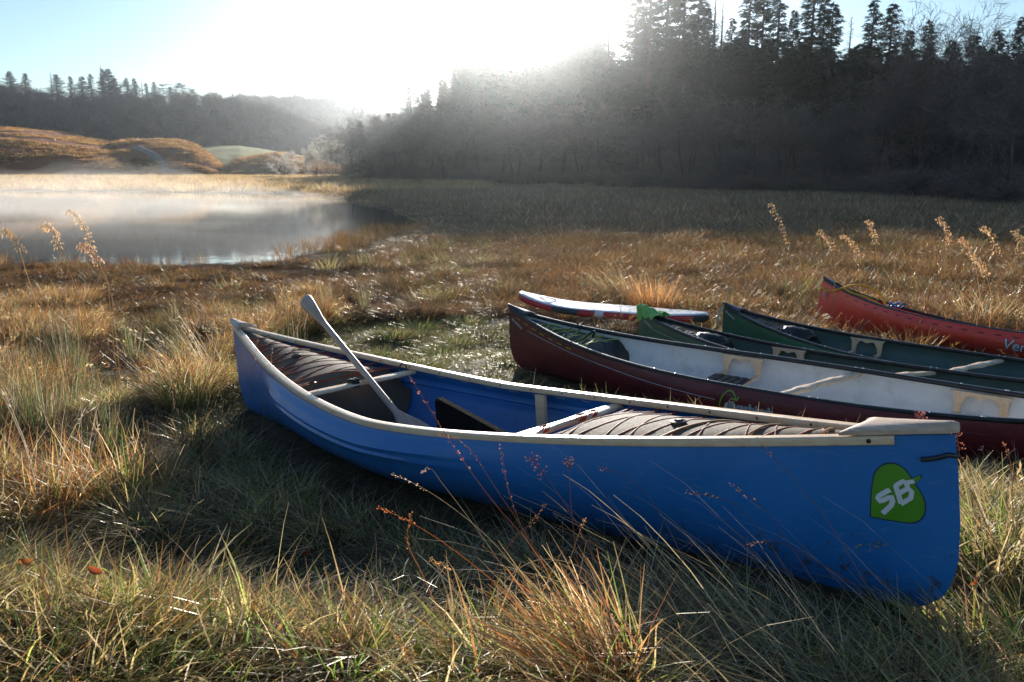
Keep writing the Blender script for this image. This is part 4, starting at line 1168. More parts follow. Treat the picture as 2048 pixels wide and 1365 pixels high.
def bag_height(g, T, U, t, u):
    fi = np.clip((t - T[0]) / (T[-1] - T[0]), 0, 1) * (len(T) - 1); fj = (u + 1) / 2 * (len(U) - 1)
    return g[int(round(fi)), int(round(fj)), 2]
def cord(C, g, T, U, knots, mat, name, r=0.0028, lift=0.001, end_drop=0.030):
    """a cord pulled from rail to rail over the bag; knots: (t, u) pairs"""
    path = []
    for (ta, ua), (tb, ub) in zip(knots[:-1], knots[1:]):
        za = float(C.sheer(ta)) - end_drop; zb = float(C.sheer(tb)) - end_drop
        for k in range(15):
            q = k / 14
            if path and k == 0: continue
            t = ta + (tb - ta) * q; u = ua + (ub - ua) * q
            z = za + (zb - za) * q
            if abs(u) < 0.93: z = max(z, bag_height(g, T, U, t, u) + lift)
            path.append(C.across(t, u * 0.955, z))
    path = np.array(path)
    path[1:-1, 2] = (path[:-2, 2] + 2 * path[1:-1, 2] + path[2:, 2]) / 4
    mb = MB(); mb.tube(path, r, 6)
    return mb.build(name, mat, C.root)
for (T0, T1, g_, T_, U_) in ((T_FAR - 0.05, -0.83, gF, TF, UF), (T_NEAR + 0.05, 0.85, gN, TN, UN)):
    k = np.linspace(T0, T1, 9)
    cord(B, g_, T_, U_, [(k[i], 1 if i % 2 == 0 else -1) for i in range(9)], M['red_cord'], 'lacing_cord')
    cord(B, g_, T_, U_, [(k[i] + (T1 - T0) * 0.03, -1 if i % 2 == 0 else 1) for i in range(9)], M['red_cord'], 'lacing_cord')
    cord(B, g_, T_, U_, [(T0 + (T1 - T0) * 0.015, -1), (T0 + (T1 - T0) * 0.05, 1)], M['red_cord'], 'lacing_cord')
    cord(B, g_, T_, U_, [(T0 + (T1 - T0) * 0.05, -1), (T0 + (T1 - T0) * 0.0, 1)], M['red_cord'], 'lacing_cord')
for (ta, ua, tb, ub) in ((0.60, -0.9, 0.68, 1.0), (0.74, -0.5, 0.76, 0.9), (0.84, -0.6, 0.845, 0.2), (-0.66, 0.1, -0.63, 0.95)):
    cord(B, gN if ta > 0 else gF, TN if ta > 0 else TF, UN, [(ta, ua), (tb, ub)], M['tan_cord'], 'tan_cord', r=0.0036, lift=0.004)
# knots of red cord on the near thwart
zt = float(B.sheer(T_NEAR)) - 0.027
for u, n in ((-0.42, 3), (0.18, 4), (0.40, 3)):
    mb = MB()
    for k in range(n):
        c = B.across(T_NEAR + 0.014, u + 0.028 * k, zt + 0.002)
        a = np.linspace(0, 2 * math.pi, 13)
        mb.tube([c + np.array([0.014 * math.cos(q), 0.004 * math.sin(q * 2), 0.013 * math.sin(q)]) for q in a], 0.0028, 5)
    mb.build('cord_knot', M['red_cord'], tw2)
# the seat hanger plank on the far side, the black saddle in the middle
t0 = 0.117
pw = []
for dz, off in ((-0.028, 0.010), (-0.10, 0.018), (-0.16, 0.020), (-0.21, 0.028)):
    z = float(B.sheer(t0)) + dz
    q = B.side_point(B.a * t0, z, 1, 0)
    pw.append([q[0], float(B.half(t0)) - 0.026 - 0.02 * (-dz), z])
pw = np.array(pw)
G0 = np.stack([pw + [-0.030, -0.009, 0], pw + [-0.026, -0.014, 0], pw + [0.026, -0.014, 0], pw + [0.030, -0.009, 0]], 1)
G1 = np.stack([pw + [-0.030, 0.004, 0], pw + [-0.026, 0.004, 0], pw + [0.026, 0.004, 0], pw + [0.030, 0.004, 0]], 1)
mb = MB(); mb.slab(G0, G1)
mb.build('seat_hanger', M['ash'], B.root, sharp=50, weld=1e-4)
sx = np.array([-0.045, -0.03, 0.13, 0.29, 0.46, 0.62]); sz = np.array([0.340, 0.355, 0.318, 0.280, 0.240, 0.20])
top = np.stack([np.stack([sx, np.full(6, y), sz - (0.0015 if abs(y) > 0.015 else 0)], -1) for y in (-0.016, -0.014, 0.014, 0.016)], 1)
bot = top.copy(); bot[..., 2] = 0.012
mb = MB(); mb.slab(top, bot)
mb.build('foam_saddle', M['foam'], B.root, sharp=20, weld=1e-5)
# white lacing stitches under the far rail
for t in np.linspace(-0.235, 0.24, 7):
    mb = MB()
    q = [B.side_point(B.a * (t + d), float(B.sheer(t)) - 0.040 - 0.004 * math.sin((d + 0.013) / 0.026 * math.pi), 1, -0.011) for d in np.linspace(-0.013, 0.013, 7)]
    mb.tube(q, 0.0017, 5); mb.build('lacing_stitch', M['grey_rope'], B.root)
# loop of rope through the near stem
a = np.linspace(0, 1, 9)
pA = B.side_point(np.interp(a, [0, 1], [2.025, 2.085]), 0.432 + 0.012 * (a - 0.3) ** 2 + 0.014 * a, -1, 0.006)
pB = B.side_point(np.interp(a, [0, 1], [2.085, 2.025]), 0.446 - 0.014 * a, 1, 0.006)
mid = np.array([[2.105, 0.0, 0.449]])
mb = MB(); mb.tube(np.concatenate([pA, mid, pB]), 0.0065, 8)
mb.build('stem_loop', M['vinyl'], B.root)
a = np.linspace(0, 1, 5)
# mark on the near end: a green leaf with two joined letters
def bz(p0, p1, p2, p3, n=10):
    t = np.linspace(0, 1, n, endpoint=False)[:, None]
    p0, p1, p2, p3 = map(np.array, (p0, p1, p2, p3))
    return (1 - t) ** 3 * p0 + 3 * (1 - t) ** 2 * t * p1 + 3 * (1 - t) * t * t * p2 + t ** 3 * p3
def px_to_m(pts):
    """photo points on the near end of the blue hull, to metres along and up the hull"""
    q = np.asarray(pts, float)
    return np.stack([(q[:, 0] - 1742) * (0.118 / 101.0), (1035 - q[:, 1]) * (0.151 / 104.0) + (q[:, 0] - 1742) * 0.00005], 1)
leaf_px = np.concatenate([bz((1742, 1034), (1743, 1005), (1745, 985), (1749, 962)), bz((1749, 962), (1753, 934), (1785, 922), (1805, 936)), bz((1805, 936), (1815, 942), (1820, 950), (1824, 957)), np.array([(1824.0, 957), (1840, 948.5), (1843.5, 954.5), (1829, 964.5)]), bz((1829, 964.5), (1838, 976), (1850, 988), (1850, 1006)), bz((1850, 1006), (1851, 1030), (1832, 1040), (1812, 1039)), bz((1812, 1039), (1785, 1038), (1765, 1036), (1742, 1034))])
L_ = px_to_m(leaf_px)
ctr = L_.mean(0)
edge = ctr + (L_ - ctr) * 1.05
B.decal([fill_polys(edge, 0.02)], M['logo_dark'], 'logo_edge', 1.906, 0.259, off=0.0012)
B.decal([fill_polys(L_, 0.02)], M['leaf_green'], 'leaf_logo', 1.906, 0.259, off=0.0022)
strokes = [([(1782, 979), (1773, 984), (1760, 992), (1757, 997), (1762, 1003), (1776, 996), (1785, 992), (1787, 1000), (1784, 1009), (1766, 1026)], 10.0),
           ([(1793, 969), (1804, 1004)], 10), ([(1793, 971), (1808, 961), (1815, 966), (1817, 974), (1800, 985)], 9.5), ([(1817, 974), (1825, 980), (1823, 992), (1803, 1005)], 9.5), ([(1813, 964), (1830, 960)], 8.5)]
B.decal([stroke_polys(px_to_m(p), w * 0.00128, 0.006) for p, w in strokes], M['logo_white'], 'logo_letters', 1.906, 0.259, off=0.0032)
# worn outline of the same leaf with a smudged name amidships
lf = np.concatenate([bz((0, 0), (-0.02, 0.05), (-0.02, 0.10), (0.0, 0.125), 8), bz((0.0, 0.125), (0.015, 0.11), (0.03, 0.09), (0.045, 0.095), 6)])
B.decal([stroke_polys(lf, 0.006)], M['logo_faint'], 'worn_logo', -0.345, 0.135, scale=0.9)
B.decal([text_polys('silverbirch', 0.05, offset=0.001)], M['logo_faint'], 'worn_lettering', -0.325, 0.118)

# ---- the four canoes behind
vinyl_section = rounded(-0.020, 0.016, -0.030, 0.003, 0.013, 4)
def seat(C, t, mat_w, web=True, span=0.105, zs=0.20):
    """bench hung from the rails on two curved wooden hangers each side"""
    st = None
    mb = MB()
    x0, x1 = C.a * t, C.a * (t + span)
    w = float(C.half(t + span / 2)) * 0.93
    for x in (x0, x1):
        mb.box((x, 0, zs), (0.034, 2 * w, 0.022))
    for y in (-w * 0.62, w * 0.62):
        mb.box(((x0 + x1) / 2, y, zs), (x1 - x0 - 0.036, 0.03, 0.020))
    st = mb.build('seat', mat_w, C.root, smooth=False)
    if web:
        mb = MB()
        for k in range(6): mb.box(((x0 + x1) / 2, -w * 0.5 + k * w * 0.2, zs + 0.0125 + 0.0015 * (k % 2)), (x1 - x0 + 0.038, w * 0.17, 0.003))
        for k in range(4): mb.box((x0 + 0.035 + (x1 - x0 - 0.07) * k / 3, 0, zs + 0.017), (0.045, w * 1.2, 0.003))
        mb.build('webbing', M['black_bag'], st, smooth=False)
    for side in (-1, 1):
        y = side * (w * 0.985)
        zt_ = float(C.sheer(t)) - 0.03
        xm = (x0 + x1) / 2; L = x1 - x0
        # a flat truss: top bar with two waisted legs, holes between
        xs = np.linspace(x0 - 0.045, x1 + 0.045, 41)
        top = np.full(41, zt_)
        legs = np.minimum(np.abs(xs - x0), np.abs(xs - x1))
        low = np.where(legs < 0.022, zs + 0.011, zt_ - 0.022 - 0.055 * np.exp(-((legs - 0.022) / 0.022) ** 2) - 0.018 * np.exp(-((xs - xm) / 0.035) ** 2))
        low = np.where((xs < x0 - 0.022) | (xs > x1 + 0.022), np.minimum(zt_ - 0.004, zt_ - 0.03 * (1 - np.clip((legs - 0.022) / 0.024, 0, 1))), low)
        a_ = np.stack([np.stack([xs, np.full(41, y - 0.010), top], -1), np.stack([xs, np.full(41, y - 0.010), low], -1)], 1)
        b_ = a_ + [0, 0.020, 0]
        mb = MB(); mb.slab(a_, b_)
        mb.build('seat_hanger', mat_w, st, smooth=False, weld=1e-5)
    return st

def yoke(C, t, mat):
    """carved carrying yoke: wavy bar with a hollow for the neck"""
    U = np.linspace(-0.985, 0.985, 61)
    z = float(C.sheer(t)) - 0.026
    au = np.abs(U)
    front = 0.030 + 0.014 * np.exp(-((au - 0.34) / 0.14) ** 2) - 0.024 * np.exp(-(U / 0.16) ** 2)
    back = -0.032 - 0.016 * np.exp(-((au - 0.22) / 0.2) ** 2)
    lift = -0.004 * (1 - au ** 1.8) + 0.006 * np.exp(-((au - 0.40) / 0.10) ** 2)
    top = []; bot = []
    for u, f, b, l in zip(U, front, back, lift):
        p = C.across(t, u, z + l)
        p[0] -= 0.13 * (1 - u)
        row = [p + [b, 0, -0.006], p + [b + 0.008, 0, 0], p + [(b + f) / 2, 0, 0.002], p + [f - 0.008, 0, 0], p + [f, 0, -0.006]]
        top.append(row); bot.append([q + [0, 0, -0.020 + 0.0 * k] for k, q in enumerate(row)])
    mb = MB(); mb.slab(np.array(top), np.array(bot))
    return mb.build('yoke', mat, C.root, sharp=50, weld=1e-5)

def end_cap(C, t_in, t_tip, mat):
    return deck_plate(C, t_in, t_tip, 0.012, mat, over=0.018, thick=0.010, crown=0.014, name='deck_cap')

def rivets(C, ts, rails):
    for side, rail in ((-1, rails[0]), (1, rails[1])):
        for t in ts:
            p = C.rail_path(side, t, t, 1)[0] + [0, 0, 0.003]
            a = np.linspace(0, 2 * math.pi, 9)[:-1]
            g = np.array([[p + [r * math.cos(q), r * math.sin(q), z] for r, z in ((0.0085, -0.001), (0.0075, 0.003), (0.0035, 0.0048), (0.0004, 0.005))] for q in a])
            mb = MB(); mb.grid(g, cu=True); mb.build('rivet', M['metal'], rail)

def tandem(key, label, outer, inner, seats, yoke_t, bag_t, cord_mat, tum=0.10):
    C = Canoe(key, label, (outer, inner), M['vinyl'], 'open canoes pulled up on the grass', tum=tum)
    C.build_hull()
    rl = list(C.rails(vinyl_section, -0.985, 0.985, smooth_angle=60))
    end_cap(C, -0.90, -1.006, M['vinyl']); end_cap(C, 0.90, 1.006, M['vinyl'])
    for t in seats: seat(C, t, M['ash_across'])
    if yoke_t is not None: yoke(C, yoke_t, M['ash_across'])
    ts = []
    for t in seats: ts += [t, t + 0.105]
    if yoke_t is not None: ts += [yoke_t - 0.008, yoke_t + 0.012]
    rivets(C, ts + [-0.62, -0.30, 0.55], rl)
    if bag_t:
        bag, g, T, U = air_bag(C, bag_t, -0.90, M['black_bag'], drop=0.055, dome=0.03, seed=3 + len(key), wr=0.014)
        k = np.linspace(bag_t - 0.02, -0.84, 7)
        cord(C, g, T, U, [(k[i], 1 if i % 2 == 0 else -1) for i in range(7)], cord_mat, 'lacing_cord', r=0.0032, lift=0.006, end_drop=0.045)
        cord(C, g, T, U, [(k[i] - 0.015, -1 if i % 2 == 0 else 1) for i in range(7)], cord_mat, 'lacing_cord', r=0.0032, lift=0.006, end_drop=0.045)
    return C

MA = tandem('maroon', 'dark red canoe with white interior and wooden seat behind the blue canoe', M['maroon'], M['white_in'], (-0.225, 0.44), 0.173, -0.575, M['yellow_cord'])
# yellow stitches of the bag lacing, crease lines (the pale one has its reflected light painted in), lettering
for t in np.linspace(-0.945, -0.66, 7):
    x = MA.a * t
    pth = np.array([[-0.03, 0.0], [0.03, 0.0]])
    sl = float(MA.sheer(t + 0.01) - MA.sheer(t - 0.01)) / (0.02 * MA.a)
    MA.decal([stroke_polys(pth, 0.007)], M['yellow_cord'], 'lacing_stitch', x, float(MA.sheer(t)) - 0.055, rot=math.atan(sl), off=0.003)
def crease(C, pts, w, mat, name):
    p = np.array(pts, float)
    xs = np.linspace(p[0, 0], p[-1, 0], 60); zs = np.interp(xs, p[:, 0], p[:, 1])
    for _ in range(30): zs[1:-1] = (zs[:-2] + 2 * zs[1:-1] + zs[2:]) / 4
    q = C.side_point(xs, zs, -1, 0.0)
    g = np.stack([q + [0, 0.001, w / 2], q + [0, -0.0028, 0], q + [0, 0.001, -w / 2]], 1)
    mb = MB(); mb.grid(g, flip=False); return mb.build(name, mat, C.root)
crease(MA, [(-2.193, .415), (-1.7, .35), (-1.254, .312), (-0.7, .268), (-.223, .251)], 0.006, M['logo_and_sheen_grey'], 'crease_line')  # pale grey stands in for light reflected along the crease
crease(MA, [(-2.193, .395), (-1.7, .333), (-1.254, .296), (-0.7, .253), (-.223, .236)], 0.005, M['maroon'], 'crease_line')
crease(MA, [(0.15, .262), (0.8, .27), (1.5, .30)], 0.006, M['maroon'], 'crease_line')
MA.decal([stroke_polys(np.concatenate([bz((-0.015, 0), (-0.01, 0.07), (0.02, 0.12), (0.055, 0.13)), bz((0.055, 0.13), (0.085, 0.135), (0.105, 0.09), (0.11, 0.07)), np.array([[0.11, 0.07]])]), 0.009), stroke_polys([(0.075, 0.082), (0.112, 0.074), (0.125, 0.098)], 0.009)], M['logo_lime'], 'leaf_logo', -0.175, 0.20, off=0.003)
MA.decal([text_polys('silverbirch', 0.082, offset=0.004)], M['logo_and_sheen_grey'], 'lettering', -0.15, 0.205, off=0.004)
MA.decal([text_polys('silverbirch', 0.040, offset=0.001)], M['logo_and_sheen_grey'], 'small_lettering', -2.43, 0.475, rot=R(-24))
# black handle loop and strap standing up in the bow
zb = float(MA.sheer(-0.68))
def loop(C, t, u0, u1, h, r, mat, name, dx=0.0):
    a = np.linspace(0, 1, 15)
    base = float(C.sheer(t)) - 0.06
    p = [C.across(t + dx * math.sin(q * math.pi), u0 + (u1 - u0) * q, base + h * math.sin(q * math.pi) ** 0.6) for q in a]
    mb = MB(); mb.tube(p, r, 7); return mb.build(name, mat, C.root)
loop(MA, -0.74, -0.35, 0.85, 0.125, 0.0045, M['vinyl'], 'handle_loop', 0.05)
loop(MA, -0.66, -0.3, 0.35, 0.10, 0.009, M['black_bag'], 'strap', 0.03)

G1 = tandem('green1', 'green canoe with a bright green cloth hung over its bow', M['green'], M['green_in'], (-0.435, 0.44), 0.13, -0.60, M['tan_cord'])
G2 = tandem('green2', 'dark green canoe without a cloth, between the cloth draped one and the orange canoe', M['green'], M['green_in'], (-0.455, 0.44), 0.085, -0.60, M['tan_cord'])
for C, x, z in ((G1, -2.36, .475), (G2, -2.40, .50)):
    C.decal([text_polys('silverbirch', 0.036, offset=0.001)], M['logo_and_sheen_grey'], 'small_lettering', x, z, rot=R(-24))
crease(G1, [(-2.2, .41), (-1.7, .345), (-1.2, .30)], 0.005, M['logo_and_sheen_grey'], 'crease_line')  # reflected light on the crease, put into the strip's colour
OR = tandem('orange', 'bright orange canoe with dark lacing along its rail, farthest right', M['orange'], M['orange'], (0.2,), None, None, None, tum=0.13)
for t in np.linspace(-0.775, 0.80, 22):
    x = OR.a * t
    sl = float(OR.sheer(t + 0.01) - OR.sheer(t - 0.01)) / (0.02 * OR.a)
    OR.decal([stroke_polys([(-0.032, 0), (0.032, 0)], 0.010)], M['vinyl'], 'lacing_stitch', x, float(OR.sheer(t)) - 0.062, rot=math.atan(sl), off=0.003)
OR.decal([text_polys('Ven', 0.15, shear=0.28, offset=0.006)], M['logo_dark'], 'lettering_edge', 0.345, 0.150, rot=R(-2), off=0.003)
OR.decal([text_polys('Ven', 0.15, shear=0.28, offset=0.0015)], M['logo_white'], 'lettering', 0.345, 0.150, rot=R(-2), off=0.0055)
crease(OR, [(-1.9, .36), (-1.2, .285), (-0.3, .235), (0.6, .225), (1.5, .27)], 0.010, M['orange'], 'crease_line')

def world_pt(C, l):
    e = Euler((C.P[4], -C.P[5], C.P[3]))
    return np.array(e.to_matrix() @ Vector(l)) + np.array(C.P[:3])

# green cloth over the bow of the green canoe: wraps both sides, folded and bunched
nu, nv = 40, 30
g = np.zeros((nu, nv, 3))
for i in range(nu):
    for j in range(nv):
        u = -1 + 2 * i / (nu - 1); k = j / (nv - 1)
        x = -2.46 + 0.30 * k + 0.03 * math.sin(u * 4 + k * 3)
        t = max(-1.0, x / G1.a)
        h = float(G1.half(t)) + 0.026
        zt = float(G1.sheer(t)) + 0.034
        L = (0.115 if u < 0 else 0.08) * (1 - 0.75 * k) * (0.75 + 0.5 * vnoise(k * 4 + (3 if u < 0 else 9), 2.0)) * abs(u)
        s_ = abs(u) * (L + h) 
        if s_ < h: y, z = math.copysign(s_, u), zt + 0.012 * (1 - (s_ / h) ** 2)
        else: y, z = math.copysign(h + 0.012 * math.sin(k * 14 + u * 5), u), zt - (s_ - h)
        f = fnoise(x * 16, u * 3.5 + 7, 3)
        z += 0.10 * max(f + 0.10, 0) + 0.03 * math.exp(-((k - 0.45) / 0.2) ** 2) * math.exp(-(u / 0.45) ** 2)
        y += 0.022 * f
        g[i, j] = (x, y, z)
W_ = np.array([[world_pt(G1, g[i, j]) for j in range(nv)] for i in range(nu)])
mb = MB(); mb.slab(W_, W_ - np.array([0, 0, 0.004]))
tag(mb.build('cloth', M['cloth'], sharp=180), 'crumpled bright green cloth draped over the bow of the green canoe', 'cloth')

# orange rope from the bow of the orange canoe over its rail
lp = [(-2.335, -0.012, .505), (-2.20, -.062, .485), (-2.05, -.105, .50), (-1.93, -.13, .545), (-1.80, -.10, .60), (-1.66, -0.02, .615), (-1.5, 0.02, .54), (-1.38, -0.03, .45), (-1.25, -0.09, .36)]
def smooth_path(p, n=8):
    p = np.asarray(p, float); out = []
    for i in range(len(p) - 1):
        p0, p1, p2, p3 = p[max(i - 1, 0)], p[i], p[i + 1], p[min(i + 2, len(p) - 1)]
        for k in range(n):
            t = k / n
            out.append(0.5 * ((2 * p1) + (p2 - p0) * t + (2 * p0 - 5 * p1 + 4 * p2 - p3) * t * t + (3 * p1 - p0 - 3 * p2 + p3) * t ** 3))
    out.append(p[-1]); return np.array(out)
mb = MB()
mb.tube([world_pt(OR, q) for q in smooth_path(lp)], 0.013, 7)
lp2 = [(-1.93, -.13, .552), (-1.75, -.17, .50), (-1.55, -.16, .47), (-1.40, -.12, .42), (-1.30, -.10, .36)]
mb.tube([world_pt(OR, q) for q in smooth_path(lp2)], 0.013, 7)
for k in range(3):
    a = np.linspace(0, 2 * math.pi, 15); c = np.array([-2.345 + 0.018 * k, 0, .505])
    mb.tube([world_pt(OR, c + [0.022 * math.cos(q), 0.035 * math.sin(q), 0.01 * math.sin(q + k)]) for q in a], 0.009, 6)
tag(mb.build('rope', M['orange_rope']), 'yellow orange rope knotted at the bow of the orange canoe', 'rope')
mb = MB(); a = np.linspace(0, 2 * math.pi, 15)
mb.tube([world_pt(OR, (-2.235 + 0.014 * math.cos(q), -.060, .435 + 0.045 * math.sin(q))) for q in a], 0.006, 6)
mb.tube([world_pt(OR, q) for q in ((-2.37, 0, .50), (-2.385, -.01, .512), (-2.39, 0.01, .525))], 0.009, 6)
tag(mb.build('rope', M['grey_rope']), 'short grey loop hanging below the orange rope knot', 'rope')
mb = MB()
for k, (x, y, z) in enumerate(((-1.32, .06, .42), (-1.26, .03, .44), (-1.2, .08, .43))):
    a = np.linspace(0, 2 * math.pi, 13)
    mb.tube([world_pt(OR, (x + 0.05 * math.cos(q), y + 0.02 * math.sin(q), z + 0.03 * math.sin(q + k))) for q in a], 0.008, 5)
tag(mb.build('strap', M['blue_cloth']), 'small blue strap bundled inside the orange canoe', 'strap')
# grey painter rope hanging from the bow of the second green canoe down into the grass
def hang(C, y, zs, sway):
    p = [(-2.445 - 0.012, y, zs), (-2.475, y * 1.3, zs - .06), (-2.48 - sway, y * 1.5, zs - .22), (-2.47 - sway, y * 1.4, zs - .38), (-2.42 - sway, y, zs - .50)]
    return [world_pt(C, q) for q in smooth_path(p)]
mb = MB(); mb.tube(hang(G2, -0.02, .55, 0.015), 0.008, 6); mb.tube(hang(G2, 0.02, .55, 0.05), 0.008, 6)
tag(mb.build('rope', M['grey_rope']), 'pale grey rope hanging down the bow of the plain green canoe', 'rope')
# black deck bags of gear just inside the bows of the two green canoes
for C, lab in ((G1, 'black crumpled gear bag in the cloth draped green canoe'), (G2, 'black crumpled gear bag in the plain green canoe')):
    nu, nv = 26, 14
    g = np.zeros((nu, nv, 3))
    for i in range(nu):
        for j in range(nv):
            th = 2 * math.pi * i / nu; ph = math.pi * j / (nv - 1)
            d = np.array([math.sin(ph) * math.cos(th), math.sin(ph) * math.sin(th), math.cos(ph)])
            r = 1 + 0.5 * fnoise(d[0] * 3 + 5, d[1] * 3 + d[2] * 2, 4)
            q = np.array([-1.58, 0, 0.36]) + d * r * np.array([0.20, 0.12, 0.085])
            g[i, j] = world_pt(C, q)
    mb = MB(); mb.grid(g, cu=True, flip=True)
    tag(mb.build('gear_bag', M['black_bag'], sharp=60), lab, 'bag')

# ---- the paddle leaning on the far thwart of the blue canoe
G_ = at(607, 597, 4.62)                                   # grip end
Tm = world_pt(B, B.across(T_FAR, 0.03, ztop + 0.012))      # rests on the thwart
thw = at(738, 768, float(Tm[1]) - 0.02); thw[2] = max(thw[2], Tm[2] + 0.004)
d = thw - G_; d /= np.linalg.norm(d)
s_ = 0.0
tip = thw.copy()
Minv = Euler((B.P[4], -B.P[5], B.P[3])).to_matrix().inverted()
while s_ < 1.2:
    tip = thw + d * s_
    l = np.array(Minv @ Vector(tip - np.array(B.P[:3])))
    if l[2] < 0.03: break
    s_ += 0.01
Lp = float(np.linalg.norm(tip - G_))
print('PADDLE length', Lp, 'tip local', l)
pad = empty('paddle', tuple(tip))
zax = Vector(-d)
toc = Vector(np.array([0, 0, CAM_Z]) - thw)
yax = (toc - zax * toc.dot(zax)).normalized(); xax = yax.cross(zax)
yax2 = (yax * math.cos(0.25) + xax * math.sin(0.25)); xax2 = yax2.cross(zax)
pad.rotation_euler = Matrix((xax2, yax2, zax)).transposed().to_euler()
tag(pad, 'wooden paddle standing in the blue canoe with its grip up', 'paddle')
def oval(zs, wx_, wy_, name, n=14):
    mb = MB(); a = np.linspace(0, 2 * math.pi, n, endpoint=False)
    g = np.array([[[x * math.copysign(abs(math.cos(q)) ** 0.9, math.cos(q)), y * math.sin(q), z] for q in a] for z, x, y in zip(zs, wx_, wy_)])
    mb.grid(g, cv=True)
    mb.f.append(tuple(range(n - 1, -1, -1))); mb.m.append(0)
    o = (len(zs) - 1) * n; mb.f.append(tuple(range(o, o + n))); mb.m.append(0)
    return mb.build(name, M['paddle'], pad, sharp=60)
bl = 0.50
zb_ = np.array([0, .01, .03, .08, .16, .26, .36, .44, bl])
oval(zb_, np.array([.045, .068, .082, .092, .094, .086, .062, .034, .0175]), np.array([.003, .004, .005, .006, .007, .009, .012, .014, .0155]), 'blade')
gz = Lp - 0.30
zs_ = np.linspace(bl - 0.02, gz + 0.03, 12)
oval(zs_, np.full(12, .0165), np.full(12, .0150), 'shaft')
zg = np.array([gz, gz + .06, gz + .12, gz + .18, gz + .235, gz + .27, gz + .29, gz + .30])
oval(zg, np.array([.0168, .021, .029, .036, .041, .041, .034, .018]), np.array([.0153, .016, .016, .0145, .014, .014, .012, .006]), 'grip')

# ---- the paddle board behind the dark red canoe
ub = [at(1038, 609, 11.1), at(1418, 638, 10.0)]
A_, Z_ = np.array(ub[0]), np.array(ub[1])
ax_ = Z_ - A_; Lb = np.linalg.norm(ax_); ax_ /= Lb
nx_ = np.cross([0, 0, 1.0], ax_); nx_ /= np.linalg.norm(nx_); up_ = np.cross(ax_, nx_)
bd = empty('paddle_board', tuple((A_ + Z_) / 2))
bd.rotation_euler = Matrix((Vector(ax_), Vector(nx_), Vector(up_))).transposed().to_euler()
tag(bd, 'white topped paddle board with a red rail behind the dark red canoe', 'paddle board')
def half_w(k): return 0.33 * (1 - abs(2 * k - 1) ** 2.6) ** 0.55
def rise(k): return 0.13 * max(0, 0.38 - k) ** 2 / 0.145 + 0.02 * max(0, k - 0.8) / 0.2
def board_strip(k0, k1, ua, ub_, mat, name, za, zb, n=40, out=0.0):
    mb = MB(); rows = []
    for k in np.linspace(k0, k1, n):
        w = half_w(k); x = -Lb / 2 + Lb * k
        rows.append([[x, w * u * (1 + out), rise(k) + z] for u, z in zip(np.linspace(ua, ub_, 7), np.interp(np.linspace(0, 1, 7), [0, 0.5, 1], [za, (za + zb) / 2, zb]))])
    mb.grid(np.array(rows)); return mb
def board_section(k, s_):
    """s_ runs round the board: 0..1"""
    a = 2 * math.pi * s_
    w = half_w(k); c, sn = math.cos(a), math.sin(a)
    return [-Lb / 2 + Lb * k, w * math.copysign(abs(c) ** 0.45, c), rise(k) + 0.058 * math.copysign(abs(sn) ** 0.7, sn) * min(1, (w / 0.10) ** 0.5 + 0.05)]
K_ = (1 - np.cos(np.linspace(0.0, math.pi, 70))) / 2 * 0.998 + 0.001
S_ = np.linspace(0, 1, 41)[:-1]
g = np.array([[board_section(k, s) for s in S_] for k in K_])
mb = MB(); nv = len(S_)
for i in range(len(K_) - 1):
    for j in range(nv):
        a = S_[j] * 2 * math.pi + 0.08; k = K_[i]
        s_a = math.sin(a)
        if s_a > 0.62: m_ = 0
        elif s_a < -0.75: m_ = 2
        else: m_ = 2 if (0.22 < k < 0.36 or k > 0.93) else (0 if 0.455 < k < 0.50 else 1)
        o = [i * nv + j, (i + 1) * nv + j, (i + 1) * nv + (j + 1) % nv, i * nv + (j + 1) % nv]
        mb.f.append(tuple(o)); mb.m.append(m_)
mb.v.append(g.reshape(-1, 3)); mb.n = len(K_) * nv
mb.build('deck', [M['board_white'], M['board_red'], M['board_dark']], bd, sharp=60, weld=1e-5)
mb = MB(); a = np.linspace(0, 1, 9)
mb.tube([[-Lb / 2 + Lb * (0.12 + 0.09 * q), 0.02 * math.sin(q * 9), rise(0.12 + 0.09 * q) + 0.062 + 0.02 * math.sin(q * math.pi)] for q in a], 0.006, 6)
mb.build('carry_loop', M['board_dark'], bd)

# ------------------------------------------------------------------ grass
PAL = dict(
    straw=[(0.42, 0.30, 0.13), (0.34, 0.23, 0.09), (0.50, 0.39, 0.20)],
    rust=[(0.30, 0.135, 0.04), (0.36, 0.18, 0.055), (0.22, 0.095, 0.035)],
    brown=[(0.15, 0.088, 0.042), (0.20, 0.125, 0.06), (0.11, 0.065, 0.035)],
    grey=[(0.22, 0.18, 0.13), (0.28, 0.235, 0.17), (0.16, 0.13, 0.095)],
    green=[(0.10, 0.17, 0.030), (0.14, 0.21, 0.042), (0.075, 0.12, 0.028)],
    lime=[(0.19, 0.24, 0.045), (0.25, 0.29, 0.065), (0.15, 0.18, 0.04)],
    rush=[(0.045, 0.065, 0.026), (0.07, 0.085, 0.032), (0.05, 0.045, 0.025)],
    pale=[(0.40, 0.34, 0.23), (0.48, 0.41, 0.28)])

